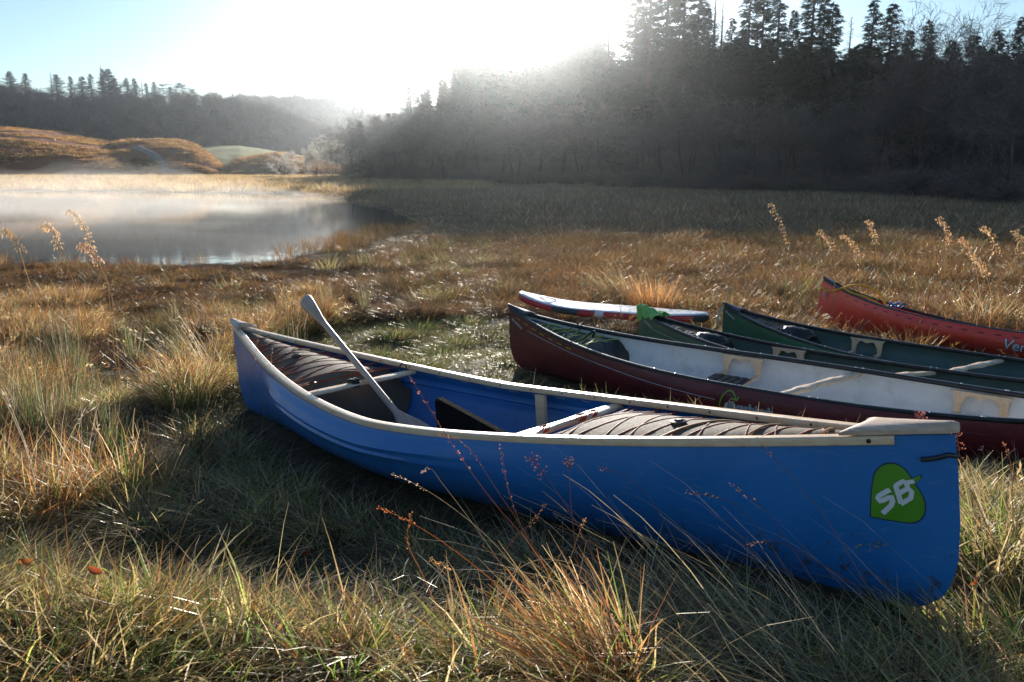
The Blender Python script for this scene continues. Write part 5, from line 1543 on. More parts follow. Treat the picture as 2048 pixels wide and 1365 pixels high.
def blades(seed, n, h, spread, mix, width=0.004, lean=0.35, curl=0.7, wind=(0, 0), hvar=0.45, segs=4, flop=0.0, seeds=0.0, stiff=False):
    """arrays of tapered bent blades: vertices, faces, colours"""
    g = np.random.default_rng(seed)
    names = list(mix); w = np.array([mix[k] for k in names], float); w /= w.sum()
    V = []; F = []; C = []; o = 0
    for i in range(n):
        r = spread * math.sqrt(g.random()); az = g.random() * 6.283
        b = np.array([r * math.cos(az), r * math.sin(az), -0.02])
        L = h * (1 - hvar + hvar * 1.35 * g.random())
        oz = az + g.normal() * 0.9
        out = np.array([math.cos(oz), math.sin(oz), 0]) * lean * (0.3 + 0.9 * r / max(spread, 1e-6)) * (0.4 + g.random()) + np.array([wind[0], wind[1], 0]) * (0.6 + 0.8 * g.random())
        d = np.array([out[0], out[1], 1.0]); d /= np.linalg.norm(d)
        if g.random() < flop: d[2] *= 0.25; d /= np.linalg.norm(d)
        cu = curl * (0.3 + 1.2 * g.random()) * (0.25 if stiff else 1)
        wd = width * (0.6 + 0.8 * g.random())
        p = b.copy()
        hd = np.array([d[0], d[1], 0]); hn = np.linalg.norm(hd); hd = hd / hn if hn > 1e-4 else np.array([1.0, 0, 0])
        fa = g.random() * math.pi
        sd0 = np.array([-hd[1], hd[0], 0]) * math.cos(fa * 0.35) + hd * math.sin(fa * 0.35)
        nm = names[int(g.choice(len(names), p=w))]
        pc = PAL[nm]; col = np.array(pc[int(g.integers(len(pc)))]) * (0.75 + 0.5 * g.random())
        tipc = np.array(PAL['straw'][1]) if nm in ('green', 'lime') and g.random() < 0.4 else col
        for s in range(segs + 1):
            t = s / segs
            ww = wd * (1 - t ** 1.6) * 0.5 + 0.0004
            V += [p - sd0 * ww, p + sd0 * ww]; c = col * (1 - t ** 2) + tipc * t ** 2; C += [c, c]
            if s < segs:
                F.append((o + 2 * s, o + 2 * s + 1, o + 2 * s + 3, o + 2 * s + 2))
                a = cu * (t + 1 / segs) * 0.9
                dd = d + hd * a + np.array([0, 0, -a * 0.75]); dd /= np.linalg.norm(dd)
                p = p + dd * L / segs + g.normal(size=3) * L * 0.012
        o += 2 * (segs + 1)
        if g.random() < seeds:
            for k in range(9):
                q = p - dd * L * 0.24 * k / 9 + g.normal(size=3) * 0.006
                e = q + dd * 0.022 + g.normal(size=3) * 0.010
                sd = np.cross(dd, g.normal(size=3)); sd /= np.linalg.norm(sd) + 1e-9
                V += [q, (q + e) / 2 + sd * 0.0035, e, (q + e) / 2 - sd * 0.0035]; C += [col * 0.9] * 4
                F.append((o, o + 1, o + 2, o + 3)); o += 4
    return V, F, C

def tuft(name, mat, *parts):
    V = []; F = []; C = []
    for v, f, c in parts:
        o = len(V); V += v; C += c; F += [tuple(i + o for i in q) for q in f]
    return mesh_col(name, V, F, C, mat)

LEANW = (-0.18, -0.05)
TALL_BROWN = [tuft('tuft', M['grass'], blades(100 + k, 110, 0.40, 0.11, dict(rust=4.5, straw=3, brown=3.5, green=0.6, pale=0.6, grey=0.8), 0.0042, 0.40, 0.7, LEANW, seeds=0.06), blades(130 + k, 30, 0.16, 0.12, dict(green=2, straw=1, brown=1), 0.005, 0.6, 0.9)) for k in range(4)]
MIX = [tuft('tuft', M['grass'], blades(200 + k, 90, 0.20, 0.11, dict(green=1.5, lime=2.2, straw=4.6, brown=0.8, rust=1.2), 0.0048, 0.75, 1.0, hvar=0.6), blades(230 + k, 30, 0.26, 0.12, dict(straw=2, pale=1.3, grey=1), 0.0032, 0.8, 1.2, (-0.2, -0.2))) for k in range(4)]
MAT = [tuft('tuft', M['dead_grass'], blades(300 + k, 80, 0.24, 0.16, dict(grey=2.4, brown=3.4, pale=1.0, straw=1.6, green=0.7), 0.0034, 1.2, 1.3, (-0.12, -0.12), flop=0.45), blades(330 + k, 30, 0.15, 0.15, dict(green=1.5, brown=3, rush=0.8), 0.0045, 0.8, 1.0)) for k in range(4)]
TURF = [tuft('tuft', M['wet_grass'], blades(400 + k, 120, 0.075, 0.13, dict(green=2.4, lime=2.4, straw=2.0, brown=0.9), 0.0055, 0.9, 1.1, hvar=0.6, segs=3)) for k in range(3)]
MARSH = [tuft('tuft', M['wet_grass'], blades(500 + k, 120, 0.30, 0.20, dict(brown=5, rust=2.2, straw=0.9, grey=1.3, pale=0.3), 0.0065, 0.6, 1.0, (-0.1, -0.05), segs=3, seeds=0.12)) for k in range(4)]
MARSH_RUST = [tuft('tuft', M['wet_grass'], blades(540 + k, 120, 0.34, 0.18, dict(rust=4, straw=2, brown=1.6), 0.006, 0.5, 0.8, (-0.12, -0.04), segs=3, seeds=0.12)) for k in range(2)]
RUSH = [tuft('tuft', M['grass'], blades(600 + k, 90, 0.55, 0.09, dict(rush=4, grey=1.2, brown=1.0, green=0.8), 0.0042, 0.28, 0.18, (-0.10, 0.0), stiff=True, hvar=0.4)) for k in range(2)]
SHADED_MEADOW = [tuft('tuft', M['grass'], blades(700 + k, 130, 0.62, 0.75, dict(straw=1.0, brown=4, pale=0.5, rust=1.6, grey=2.0), 0.022, 0.35, 0.6, (-0.1, 0), segs=3)) for k in range(3)]  # greyer, browner mix: the forest's shade is put into the blade colours
GOLD = [tuft('tuft', M['grass'], blades(720 + k, 130, 0.62, 0.75, dict(straw=4, brown=1.2, pale=1.5, rust=1.4), 0.022, 0.35, 0.6, (-0.1, 0), segs=3)) for k in range(3)]
REED = [tuft('tuft', M['wet_grass'], blades(740 + k, 40, 0.42, 0.30, dict(rust=3, brown=2, straw=1), 0.009, 0.25, 0.3, (-0.05, 0), segs=3)) for k in range(2)]

def canoe_free(x, y, grow, near_ok=0.0):
    return canoe_cover(x, y, grow) < 0.5

def field(n, x0, x1, y0, y1, keep, seed, margin=1.5):
    g = np.random.default_rng(seed)
    y = y0 + (y1 - y0) * g.random(n); x = x0 + (x1 - x0) * g.random(n)
    ok = (np.abs(x) < np.where(x > 0, 0.76, 0.66) * y + margin)
    x, y = x[ok], y[ok]
    ok = keep(x, y, g)
    return x[ok], y[ok]

def spread(name, protos, x, y, seed, smin, smax, label, dz=0.0, hscale=None):
    g = np.random.default_rng(seed)
    n = len(x)
    z = ground_z(x, y) + dz
    s = smin + (smax - smin) * g.random(n) ** 1.3
    hs = s * (1 if hscale is None else hscale)
    scatter(name, protos, np.stack([x, y, z], 1), np.stack([g.normal(size=n) * 0.08, g.normal(size=n) * 0.08, g.random(n) * 6.28 if name != 'bents' else g.normal(size=n) * 0.3], 1), np.stack([s, s, hs], 1), g.integers(0, len(protos), n), label)
    return n

def board_free(x, y):
    t = np.clip(((x - A_[0]) * ax_[0] + (y - A_[1]) * ax_[1]), 0, Lb)
    d = np.hypot(x - A_[0] - t * ax_[0], y - A_[1] - t * ax_[1])
    return d > 0.34
def turf_zone(x, y):
    """the short green sward between the blue and the red canoe"""
    q = ((x + 0.9) / 2.1) ** 2 + ((y - 8.2) / 3.2) ** 2
    return q + 0.9 * fnoise(x * 0.8, y * 0.8, 3)
def shade_zone(x, y):
    """trampled strip in front of the blue canoe"""
    P = CANOES['blue']; c, s = math.cos(P[3]), math.sin(P[3])
    lx = (x - P[0]) * c + (y - P[1]) * s; ly = -(x - P[0]) * s + (y - P[1]) * c
    return (ly < 0) & (ly > -1.5 - 0.25 * fnoise(x * 2, y * 2)) & (np.abs(lx) < 2.3)
cnt = 0
# trampled matted grass everywhere near, thickest in front of the canoe
x, y = field(5200, -5, 6.5, 1.0, 7.5, lambda x, y, g: canoe_free(x, y, 0.10) & (turf_zone(x, y) > 0.75), 1)
cnt += spread('matted_grass', MAT, x, y, 11, 0.6, 1.05, 'flattened dead grass matted over the ground around the canoes', -0.01)
x, y = field(6000, -5, 6.5, 1.0, 8.0, lambda x, y, g: canoe_free(x, y, 0.16) & (turf_zone(x, y) > 0.8) & ((fnoise(x * 0.9 + 2, y * 0.9, 3) > -0.03) | (y < 2.0)) & ~(shade_zone(x, y) & (g.random(len(x)) < 0.6)), 2)
cnt += spread('green_grass', MIX, x, y, 12, 0.6, 1.15, 'green and straw coloured grass growing between the tussocks')
x, y = field(6400, -8, -0.2, 2.35, 13.5, lambda x, y, g: canoe_free(x, y, 0.30) & (turf_zone(x, y) > 1.0) & (fnoise(x * 0.7 + 7, y * 0.7, 3) > -0.02) & ~shade_zone(x, y) & (x < -0.62 * y * 0.35 - 0.1), 3)
cnt += spread('tall_brown_grass', TALL_BROWN, x, y, 13, 0.5, 1.15, 'tall russet and straw grass on the left')
x, y = field(7500, -4, 3.2, 4.6, 12.8, lambda x, y, g: canoe_free(x, y, 0.05) & board_free(x, y) & (turf_zone(x, y) < 1.15), 4)
cnt += spread('short_turf', TURF, x, y, 14, 0.7, 1.4, 'short green and yellow sward behind the blue canoe')
x, y = field(26000, -15, 17, 7.6, 27, lambda x, y, g: canoe_free(x, y, 0.42) & board_free(x, y) & (turf_zone(x, y) > 1.0) & (ground_z(x, y) > WATER_Z + 0.03) & (g.random(len(x)) < 1.15 - y / 40), 5)
h = (0.5 + 0.5 * sstep(-4, 3, x) + 0.7 * fnoise(x * 0.7, y * 0.7, 3)) * (1 - 0.7 * sstep(14, 17.5, y) * (1 - sstep(-4.5, -2.5, x)))
front_ = np.exp(-((x - 1.2 + 0.0) / 1.1) ** 4) * sstep(8.0, 8.6, y) * (1 - sstep(11.2, 11.8, y))
h = h * (1 - 0.75 * front_)
cnt += spread('marsh_grass', MARSH, x, y, 15, 0.7, 1.3, 'brown wet marsh grass glinting in the sun', hscale=np.clip(h, 0.22, 1.3))
x, y = field(6000, -15, 17, 8.0, 24, lambda x, y, g: canoe_free(x, y, 0.42) & board_free(x, y) & (turf_zone(x, y) > 1.15) & (ground_z(x, y) > WATER_Z + 0.04) & (fnoise(x * 0.6 + 4, y * 0.6 + 8, 3) > 0.05), 6)
h = 0.5 + 0.6 * sstep(-3, 4, x)
cnt += spread('rusty_grass', MARSH_RUST, x, y, 16, 0.7, 1.3, 'patches of rusty orange grass in the marsh', hscale=h)
x, y = field(1500, -16, 1, 14, 34, lambda x, y, g: (lake_sd(x, y) > -1.2) & (lake_sd(x, y) < 2.2 * np.exp(-((x + 4) / 3) ** 2) * (y > 23) + 0.3) & (g.random(len(x)) < np.where(y > 23, 0.9, 0.25)), 7)
z_ = np.maximum(ground_z(x, y), WATER_Z - 0.05)
g = np.random.default_rng(17); n = len(x); s = 0.6 + 0.6 * g.random(n)
scatter('reeds', REED, np.stack([x, y, z_], 1), np.stack([np.zeros(n), np.zeros(n), g.random(n) * 6.28], 1), np.stack([s, s, s], 1), g.integers(0, 2, n), 'thin orange reeds standing along the water edge')
x, y = field(18500, -30, 62, 24, 100, lambda x, y, g: (lake_sd(x, y) < -0.4) & (g.random(len(x)) < 1.25 - y / 110), 8)
cnt += spread('rough_meadow', SHADED_MEADOW, x, y, 18, 0.7, 1.25, 'rough winter meadow reaching to the foot of the forest', hscale=(0.45 + 0.55 * sstep(24, 50, y)) * (0.35 + 0.65 * sstep(1.5, 7, -lake_sd(x, y))))
x, y = field(9000, -190, -5, 92, 255, lambda x, y, g: lake_sd(x, y) < -1.0, 9)
cnt += spread('golden_meadow', GOLD, x, y, 19, 1.2, 2.6, 'golden grass field on the far side of the lake', hscale=np.full(len(x), 0.75))
x, y = field(220, -7, -0.5, 3.5, 12, lambda x, y, g: canoe_free(x, y, 0.25) & (turf_zone(x, y) > 1.2) & (fnoise(x * 1.1 + 1, y * 1.1 + 6, 2) > 0.06), 10)
cnt += spread('scattered_rushes', RUSH, x, y, 20, 0.5, 0.95, 'dark stiff rushes scattered through the grass on the left')
DARK = [tuft('tuft', M['dead_grass'], blades(760 + k, 110, 0.40, 0.22, dict(brown=4, rush=2, grey=1, rust=1.5), 0.007, 0.45, 0.6, (-0.1, 0), segs=3)) for k in range(2)] + [tuft('tuft', M['grass'], blades(770, 110, 0.36, 0.24, dict(straw=3, lime=1.5, green=1.5, pale=1), 0.0065, 0.6, 0.8, (-0.1, 0), segs=3))]
x, y = field(2600, -8, 15, 9.5, 25, lambda x, y, g: canoe_free(x, y, 0.5) & board_free(x, y) & (turf_zone(x, y) > 1.3) & (lake_sd(x, y) < -3) & (fnoise(x * 0.9 + 31, y * 0.9 + 3, 3) > 0.05) & (np.abs(x - 1.2) + 0.6 * np.abs(y - 10) > 1.6), 24)
cnt += spread('marsh_tussocks', DARK, x, y, 25, 0.6, 1.25, 'darker and paler tufts breaking up the brown marsh')
# long thin bents lying over the trampled strip, all leaning the same way
BENT = [mesh_col('bents', *blades(800 + k, 14, 0.62, 0.22, dict(grey=3, pale=3, straw=1, brown=1), 0.0024, 0.25, 0.8, (-0.75, 0.05), hvar=0.5, segs=6, seeds=0.02), M['dead_grass']) for k in range(3)]
x, y = field(900, -0.6, 3.2, 1.2, 3.4, lambda x, y, g: canoe_free(x, y, 0.30) & shade_zone(x, y), 21)
cnt += spread('bents', BENT, x[(x > 0.3)][:70], y[(x > 0.3)][:70], 22, 0.5, 1.0, 'long pale grass stems leaning over the shaded ground in front of the blue canoe')
print('INSTANCES', cnt)

# bracken and coarse grass on the hillsides beyond the lake
bp = []; bs_ = []
g = np.random.default_rng(91)
for G, n in ((G_b1, 6500), (G_b2, 2400), (G_b4, 1200)):
    for k in range(n):
        i = int(g.integers(2, 26)); j = int(g.integers(0, 139))
        p = G[i, j] + (G[i + 1, j] - G[i, j]) * g.random() + (G[i, j + 1] - G[i, j]) * g.random()
        if p[0] < -340 or fnoise(p[0] * 0.05 + 2, p[1] * 0.05 + p[2] * 0.1, 3) < -0.06: continue
        bp.append(p); s = 2.0 + 1.6 * g.random(); bs_.append((s * 1.3, s * 1.3, s))
n = len(bp)
BRK = [tuft('tuft', M['grass'], blades(960 + k, 90, 0.30, 0.55, dict(rust=5, brown=1, straw=2), 0.04, 0.7, 1.0, segs=2)) for k in range(2)]
scatter('bracken', BRK, bp, np.stack([np.zeros(n), np.zeros(n), g.random(n) * 6.28], 1), bs_, g.integers(0, 2, n), 'rusty dead bracken covering the slopes beyond the lake')

# ---- tussocks and clumps that stand out
def tussock(u, v, parts, label, cat='tussock', name='grass_tussock', group=None, zoff=0.0, scale=1.0, Y=None):
    if Y is None:
        Y = 3.0
        for _ in range(40):
            p = at(u, v, Y); z = float(ground_z(p[0], Y))
            Y = Y * (1 + 0.5 * (p[2] - z) / max(CAM_Z - p[2], 0.2)) if p[2] < CAM_Z - 0.05 else Y
            Y = min(max(Y, 1.2), 40)
    p = at(u, v, Y)
    me = tuft(name, M['grass'], *parts)
    o = link(name, me)
    o.location = (p[0], Y, float(ground_z(p[0], Y)) + zoff)
    o.scale = (scale,) * 3
    tag(o, label, cat, group)
    return o
W = LEANW
tussock(235, 985, [blades(901, 420, 0.34, 0.24, dict(rust=4, straw=3, brown=2, green=1.5), 0.0042, 0.55, 0.6, (-0.12, 0)), blades(902, 160, 0.24, 0.26, dict(green=3, lime=2, straw=2), 0.005, 0.7, 0.7)], 'large orange and green tussock left of the middle of the blue canoe')
tussock(60, 1010, [blades(903, 320, 0.36, 0.22, dict(rust=3, straw=3, brown=3, green=1), 0.0042, 0.6, 0.7, (-0.12, 0)), blades(904, 60, 0.5, 0.2, dict(brown=3, grey=2), 0.0035, 0.4, 0.5, W, seeds=0.3)], 'brown tussock cut by the left edge, beside the large orange one')
tussock(372, 800, [blades(905, 300, 0.26, 0.16, dict(green=4, lime=2, straw=2.5), 0.0048, 0.55, 0.6, (-0.05, 0)), blades(906, 40, 0.36, 0.14, dict(pale=2, straw=2), 0.003, 0.4, 0.5)], 'bright green tussock left of the blue canoe bow')
tussock(135, 765, [blades(907, 220, 0.62, 0.12, dict(rush=5, grey=2, brown=1), 0.0045, 0.22, 0.15, (-0.08, 0), stiff=True), blades(908, 120, 0.3, 0.16, dict(straw=2, green=2, brown=2), 0.005, 0.5, 0.7)], 'tall dark clump of rushes at the left, beside a dark hollow', 'rushes', 'rush_clump')
tussock(552, 690, [blades(909, 170, 0.50, 0.20, dict(rush=5, grey=2.5, brown=1), 0.005, 0.18, 0.12, (0.02, 0), stiff=True, hvar=0.5)], 'upright grey green clump of rushes just behind the blue canoe bow', 'rushes', 'rush_clump', Y=5.9)
tussock(418, 690, [blades(910, 260, 0.34, 0.22, dict(green=4, lime=1.5, straw=2), 0.005, 0.55, 0.6, (-0.15, 0)), blades(911, 46, 0.72, 0.18, dict(pale=4, straw=2), 0.0045, 0.15, 0.25, (-0.55, 0), seeds=0.3)], 'green tussock with long pale stems slanting left, behind the blue canoe bow', Y=6.0)
tussock(690, 1335, [blades(912, 420, 0.17, 0.13, dict(straw=4, brown=3, rust=2, lime=0.6), 0.0038, 0.95, 1.3, (0, -0.1)), blades(913, 60, 0.24, 0.1, dict(green=2, lime=1, straw=1), 0.0045, 0.7, 0.6)], 'rounded shaggy straw tussock at the bottom, left of the middle')
tussock(1190, 1345, [blades(914, 300, 0.27, 0.12, dict(rust=4, straw=3, brown=2, green=1.2), 0.0040, 0.35, 0.6, (-0.38, 0.0)), blades(915, 150, 0.18, 0.17, dict(green=3, lime=3, straw=2), 0.005, 0.7, 0.8)], 'russet tussock leaning left at the bottom middle, in front of the blue hull')
tussock(960, 1350, [blades(916, 260, 0.16, 0.17, dict(lime=3, green=3, straw=3), 0.0048, 0.85, 1.0), blades(917, 50, 0.26, 0.15, dict(rust=3, straw=2), 0.004, 0.7, 0.8)], 'low yellow green tussock at the bottom, left of the russet leaning one')
tussock(170, 1320, [blades(918, 420, 0.22, 0.26, dict(lime=3, straw=4, green=2), 0.0050, 0.8, 0.9, (0.15, -0.1)), blades(919, 40, 0.36, 0.2, dict(rust=3, straw=2), 0.0045, 0.6, 0.5)], 'yellow green tussock in the bottom left corner')
tussock(420, 1340, [blades(920, 300, 0.18, 0.22, dict(straw=4, lime=2, pale=2, green=1.5), 0.0045, 0.9, 1.0)], 'pale straw tussock at the bottom edge, right of the corner tussock')
tussock(2000, 1140, [blades(921, 260, 0.30, 0.16, dict(green=3, lime=2, straw=4, brown=1), 0.0045, 0.5, 0.6, (-0.1, 0)), blades(922, 40, 0.42, 0.14, dict(pale=3, straw=2, rust=1), 0.003, 0.5, 0.8, (-0.2, 0), seeds=0.3)], 'green and straw tussock right of the near end of the blue canoe')
tussock(1960, 1300, [blades(923, 340, 0.17, 0.24, dict(lime=4, green=3, straw=3), 0.0048, 0.9, 0.9, (-0.25, 0.1)), blades(924, 60, 0.26, 0.2, dict(rust=2, straw=2, brown=2), 0.004, 0.8, 0.8)], 'sunlit lime green tussock in the bottom right corner')
tussock(1305, 612, [blades(925, 420, 0.62, 0.22, dict(rust=5, straw=2, brown=2), 0.007, 0.35, 0.35, (-0.1, 0))], 'rusty orange tussock behind the cloth draped canoe bow', Y=11.6)
tussock(1250, 575, [blades(926, 120, 0.75, 0.2, dict(straw=3, pale=2, rust=1), 0.006, 0.3, 0.4, (-0.55, 0), seeds=0.4)], 'long straw stems slanting left beside the rusty tussock', Y=13.0)
tussock(1960, 665, [blades(927, 520, 0.55, 0.42, dict(straw=5, rust=2, pale=1.5, brown=1), 0.008, 0.6, 0.9, (-0.1, 0))], 'straw mound of grass behind the orange canoe', Y=10.8)
tussock(1420, 660, [blades(928, 160, 0.34, 0.14, dict(green=3, straw=3, lime=1), 0.006, 0.5, 0.7)], 'green and straw tuft just left of the plain green canoe bow', Y=9.6)
tussock(1600, 655, [blades(929, 240, 0.36, 0.22, dict(straw=4, green=2, rust=1.5), 0.006, 0.6, 0.8)], 'straw tuft between the plain green canoe and the orange bow', Y=9.9)
SMALL = tuft('grass_tussock', M['wet_grass'], blades(940, 260, 0.19, 0.15, dict(green=4, rush=1.4, straw=2, lime=1), 0.0055, 0.6, 0.8))
SM = [(665, 648, 'small dark green tussock nearest the paddle on the sward'), (785, 675, 'small green tussock on the sward, right of the one by the paddle'), (915, 688, 'small green tussock on the sward beside the dark red canoe'), (880, 712, 'dark low tussock in the middle of the sward'), (935, 650, 'small tussock at the back of the sward near the dark red bow'), (720, 640, 'tiny tussock at the back of the sward behind the paddle grip'), (850, 745, 'straw flecked tussock on the sward just behind the blue rail'), (840, 660, 'low tussock at the middle of the back of the sward'), (760, 715, 'rounded tussock on the sward right behind the paddle shaft')]
for u, v, lab in SM:
    Y = 8.0
    for _ in range(40):
        p = at(u, v, Y); Y = min(max(Y * (1 + 0.5 * (p[2] - float(ground_z(p[0], Y))) / (CAM_Z - p[2])), 2), 30)
    o = link('grass_tussock', SMALL); p = at(u, v, Y); o.location = (p[0], Y, float(ground_z(p[0], Y)))
    s = 0.8 + 0.5 * rnd.random(); o.scale = (s * 1.2, s * 1.2, s); o.rotation_euler[2] = rnd.random() * 6
    tag(o, lab, 'tussock', 'small tussocks on the short sward')

# ---- single seed stalks in front of the hull, traced stem by stem
def stalk(path_px, Y0, Y1, label, head='spike', r=0.0013, col=(0.26, 0.13, 0.055), headlen=0.3, seed=0):
    g = np.random.default_rng(1000 + seed)
    n = len(path_px)
    P = np.array([at(u, v, Y0 + (Y1 - Y0) * k / (n - 1)) for k, (u, v) in enumerate(path_px)])
    P = smooth_path(P, 7)
    gz = float(ground_z(P[0, 0], P[0, 1]))
    if P[0, 2] > gz: P = np.concatenate([[[P[0, 0], P[0, 1], gz - 0.01]], P])
    C = Cards(); col = np.array(col)
    m = len(P)
    for k in range(m - 1):
        C.prism(P[k], P[k + 1], r * (1 - 0.5 * k / m), r * (1 - 0.5 * (k + 1) / m), col, 4)
    stem = C.mesh('stem', M['grass'])
    H = Cards()
    t0 = int(m * (1 - headlen))
    for k in range(t0, m):
        d = P[min(k + 1, m - 1)] - P[max(k - 1, 0)]; d /= np.linalg.norm(d) + 1e-9
        cnt_ = {'spike': 3, 'panicle': 7, 'plume': 7}[head]
        for j in range(cnt_):
            o = g.normal(size=3); o -= o.dot(d) * d; o /= np.linalg.norm(o)
            rr = {'spike': 0.003, 'panicle': 0.014, 'plume': 0.03}[head] * (0.3 + g.random())
            q = P[k] + o * rr + d * 0.006 * g.normal()
            if head != 'spike': H.prism(P[k], q, 0.0005, 0.0005, col, 3)
            L = {'spike': 0.006, 'panicle': 0.004, 'plume': 0.024}[head] * (0.7 + 0.6 * g.random())
            w = {'spike': 0.0014, 'panicle': 0.0018, 'plume': 0.0032}[head]
            dn = d * (1 if head != 'plume' else 0.2) + o * 0.5 + np.array([0, 0, 0 if head != 'plume' else -0.9]); dn /= np.linalg.norm(dn)
            sd = np.cross(dn, g.normal(size=3)); sd /= np.linalg.norm(sd); s2 = np.cross(dn, sd)
            c = col * (0.9 + 0.7 * g.random()) * np.array([1.15, 1.0, 0.95])
            a, b = q, q + dn * L; mid = (a + b) / 2
            H.quad(a, mid + sd * w, b, mid - sd * w, c); H.quad(a, mid + s2 * w, b, mid - s2 * w, c)
    e = empty('seed_stalk', tuple(P[0]))
    inv = Matrix.Translation(-Vector(P[0]))
    for nm, me in (('stem', stem), ('seed_head', H.mesh('seed_head', M['grass']))):
        me.transform(inv); link(nm, me, e)
    tag(e, label, 'grass stalk', 'seed stalks of the grass')
RU = (0.21, 0.105, 0.05); PA = (0.36, 0.30, 0.21); DK = (0.11, 0.07, 0.04)
ST = [([(1165, 1240), (1060, 1090), (982, 998), (905, 890), (822, 757)], 1.75, 2.1, 'rust stalk whose long beaded tip reaches highest, over the paddle blade', 'spike', RU, .35),
      ([(1150, 1235), (1060, 1080), (1000, 990), (935, 895), (880, 868)], 1.78, 2.1, 'rust stalk bending left just below the rail, right of the highest one', 'spike', RU, .35),
      ([(1120, 1200), (1055, 1080), (1018, 985), (1002, 898)], 1.8, 2.15, 'straight rust stalk ending just under the rail at the middle of the hull', 'spike', RU, .4),
      ([(1260, 1290), (1190, 1120), (1125, 1000), (1062, 915)], 1.7, 2.0, 'stalk with a small red brown branching head below the rail', 'panicle', (0.15, 0.065, 0.045), .14),
      ([(1200, 1330), (1160, 1150), (1142, 1010), (1139, 922)], 1.72, 2.0, 'upright stalk with a tiny red brown head at the middle of the hull', 'panicle', (0.15, 0.065, 0.045), .10),
      ([(1130, 1290), (1040, 1150), (960, 1060), (860, 985), (788, 950)], 1.7, 2.15, 'thin pale stalk drooping left, its tip farthest left on the blue hull', 'spike', PA, .22),
      ([(1010, 1140), (940, 1040), (885, 968), (862, 938), (845, 944)], 1.9, 2.2, 'thin pale stalk with a hooked tip on the blue hull', 'spike', PA, .18),
      ([(1420, 1290), (1370, 1130), (1310, 1010), (1255, 955), (1202, 938)], 1.7, 1.98, 'dark arching stalk with a pale tip in the middle of the blue hull', 'spike', DK, .10),
      ([(1760, 1330), (1660, 1210), (1580, 1090), (1530, 1020), (1468, 974)], 1.55, 1.8, 'dark stalk with a pale beaded tip, right of the arching one', 'spike', DK, .14),
      ([(1830, 1300), (1720, 1180), (1600, 1105), (1545, 1082), (1500, 1090)], 1.5, 1.75, 'dark arching stalk low on the near end of the blue hull', 'spike', DK, .2),
      ([(1700, 1310), (1560, 1120), (1470, 1010), (1380, 985)], 1.55, 1.85, 'dark stalk with a thick drooping tip on the blue hull', 'spike', DK, .25),
      ([(1840, 1320), (1740, 1180), (1640, 1020), (1520, 885)], 1.5, 1.75, 'thin dark stalk crossing the hull up to the rail near the deck', 'spike', DK, .1),
      ([(1130, 1290), (1020, 1190), (900, 1095), (812, 1040), (755, 1016)], 1.6, 1.95, 'orange stalk lying low and leaning left across the shaded grass', 'spike', (0.36, 0.17, 0.05), .3),
      ([(905, 1290), (850, 1160), (815, 1085), (822, 1030)], 1.65, 1.85, 'kinked orange stalk standing in the shaded grass left of the middle', 'spike', (0.36, 0.17, 0.05), .35),
      ([(1130, 1260), (1120, 1190), (1150, 1090), (1170, 1040)], 1.62, 1.8, 'kinked straw stalk with a bright tip low in front of the hull', 'spike', (0.38, 0.24, 0.10), .15),
      ([(960, 1330), (985, 1160), (1030, 1075), (1060, 1050), (1090, 1010)], 1.6, 1.85, 'rust stalk leaning right above the low yellow green tussock', 'spike', RU, .3),
      ([(990, 1250), (1000, 1180), (1050, 1130), (1110, 1120), (1180, 1150), (1230, 1250)], 1.6, 1.7, 'pale stem arching right in a full bow over the russet tussock', 'spike', PA, .1),
      ([(880, 1290), (895, 1200), (905, 1165), (860, 1120), (895, 1135)], 1.62, 1.72, 'short curled straw stem left of the russet tussock', 'spike', (0.38, 0.28, 0.14), .25),
      ([(2010, 1130), (1955, 1010), (1925, 940), (1912, 855)], 2.0, 2.15, 'stalk with red brown beads just right of the wooden deck', 'panicle', (0.22, 0.09, 0.06), .22),
      ([(2030, 1150), (2025, 1010), (2022, 930), (2008, 888)], 2.05, 2.2, 'slender stalk before the dark red hull at the right edge', 'spike', (0.30, 0.16, 0.08), .2),
      ([(1900, 1060), (1870, 960), (1850, 870), (1842, 828)], 2.25, 2.4, 'small reddish seed head rising above the wooden deck against the white liner', 'panicle', (0.26, 0.12, 0.09), .14),
      ([(450, 1010), (470, 900), (500, 780), (518, 660)], 4.0, 4.3, 'thin stalk standing before the bow of the blue canoe', 'spike', (0.34, 0.22, 0.12), .3),
      ([(520, 900), (530, 800), (545, 700)], 4.1, 4.2, 'short thin stalk crossing the pale rail near the blue bow', 'spike', (0.34, 0.22, 0.12), .3)]
for k, (pp, ya, yb, lab, hd, c, hl) in enumerate(ST):
    stalk(pp, ya, yb, lab, hd, 0.0013, c, hl, k)
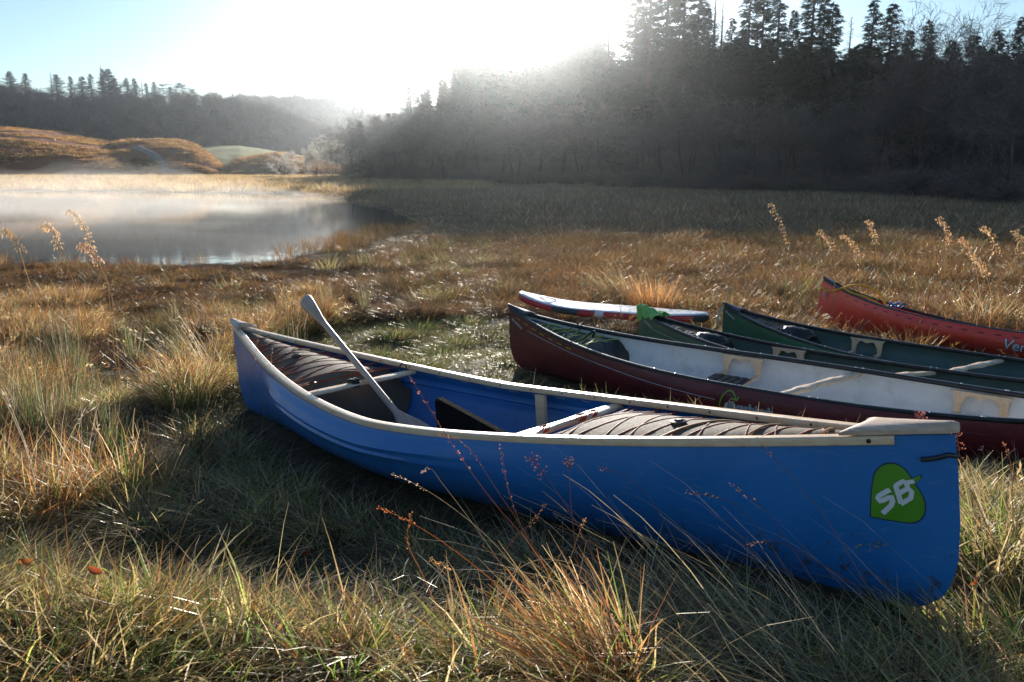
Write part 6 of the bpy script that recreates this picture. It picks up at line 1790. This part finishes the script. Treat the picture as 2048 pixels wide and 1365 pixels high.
PL = [([(1585, 560), (1578, 500), (1562, 450), (1540, 408)], 11.0, 'feathery grass plume standing alone against the dark forest'),
      ([(1670, 560), (1668, 510), (1655, 475), (1636, 462)], 10.5, 'drooping plume right of the lone one, above the orange bow'),
      ([(1720, 565), (1716, 520), (1704, 484), (1682, 472)], 10.6, 'small drooping plume third from the left'),
      ([(1757, 570), (1752, 500), (1745, 460), (1735, 440)], 10.2, 'upright ragged plume in the middle of the plume row'),
      ([(1900, 560), (1900, 500), (1895, 460), (1877, 436)], 9.6, 'tall plume with spreading hanging spikelets right of the middle'),
      ([(1960, 590), (1950, 530), (1935, 490), (1920, 478)], 9.2, 'broad low plume beside the tall spreading one'),
      ([(2005, 590), (1995, 520), (1985, 470), (1965, 456)], 9.2, 'tall plume second from the right edge'),
      ([(2040, 600), (2042, 520), (2040, 480), (2030, 460)], 8.8, 'dense plume at the right edge'),
      ([(1985, 600), (1975, 560), (1965, 530), (1945, 510)], 9.0, 'dense low plume below the two tall ones at the right'),
      ([(215, 560), (190, 510), (165, 450), (138, 420)], 6.6, 'feathery plume rising highest over the lake at the left'),
      ([(150, 570), (125, 510), (105, 460), (85, 450)], 6.4, 'feathery plume left of the highest one over the lake'),
      ([(70, 600), (45, 520), (28, 470), (8, 462)], 6.0, 'feathery plume close to the left edge over the lake'),
      ([(225, 600), (205, 540), (180, 500), (160, 490)], 6.2, 'low feathery plume below the highest one at the left')]
for k, (pp, Y, lab) in enumerate(PL):
    stalk(pp, Y, Y, lab, 'plume', 0.0030, (0.36, 0.27, 0.16), 0.55, 60 + k)

# ---- a few fallen leaves
for k, (u, v, lab) in enumerate(((190, 1145, 'orange fallen leaf caught in the grass at the lower left'), (45, 1128, 'curled orange leaf at the left edge of the grass'), (610, 1110, 'reddish leaf in the matted grass left of the hull'), (1955, 1165, 'orange leaf in the straw right of the near end'))):
    Y = 2.2
    for _ in range(40):
        p = at(u, v, Y); Y = min(max(Y * (1 + 0.5 * (p[2] - float(ground_z(p[0], Y)) - 0.10) / (CAM_Z - p[2])), 1.2), 30)
    p = at(u, v, Y)
    mb = MB(); a = np.linspace(-1, 1, 7)
    rows = [[[0.018 * q, 0.010 * (1 - q * q) ** 0.7 * s, 0.008 * q * q + 0.006 * abs(s)] for s in (-1, 0, 1)] for q in a]
    mb.grid(np.array(rows)); mb.tube([[0.018, 0, 0.008], [0.03, 0.004, 0.010]], 0.0009, 4)
    o = mb.build('fallen_leaf', M['grass'], sharp=180)
    ca = o.data.color_attributes.new('Col', 'FLOAT_COLOR', 'POINT')
    ca.data.foreach_set('color', np.tile(np.array((0.17, 0.048, 0.012, 1), np.float32), len(o.data.vertices))); o.location = tuple(p); o.rotation_euler = (0.5 + k * 0.3, 0.4, k * 1.3)
    tag(o, lab, 'leaf', 'fallen leaves in the grass')
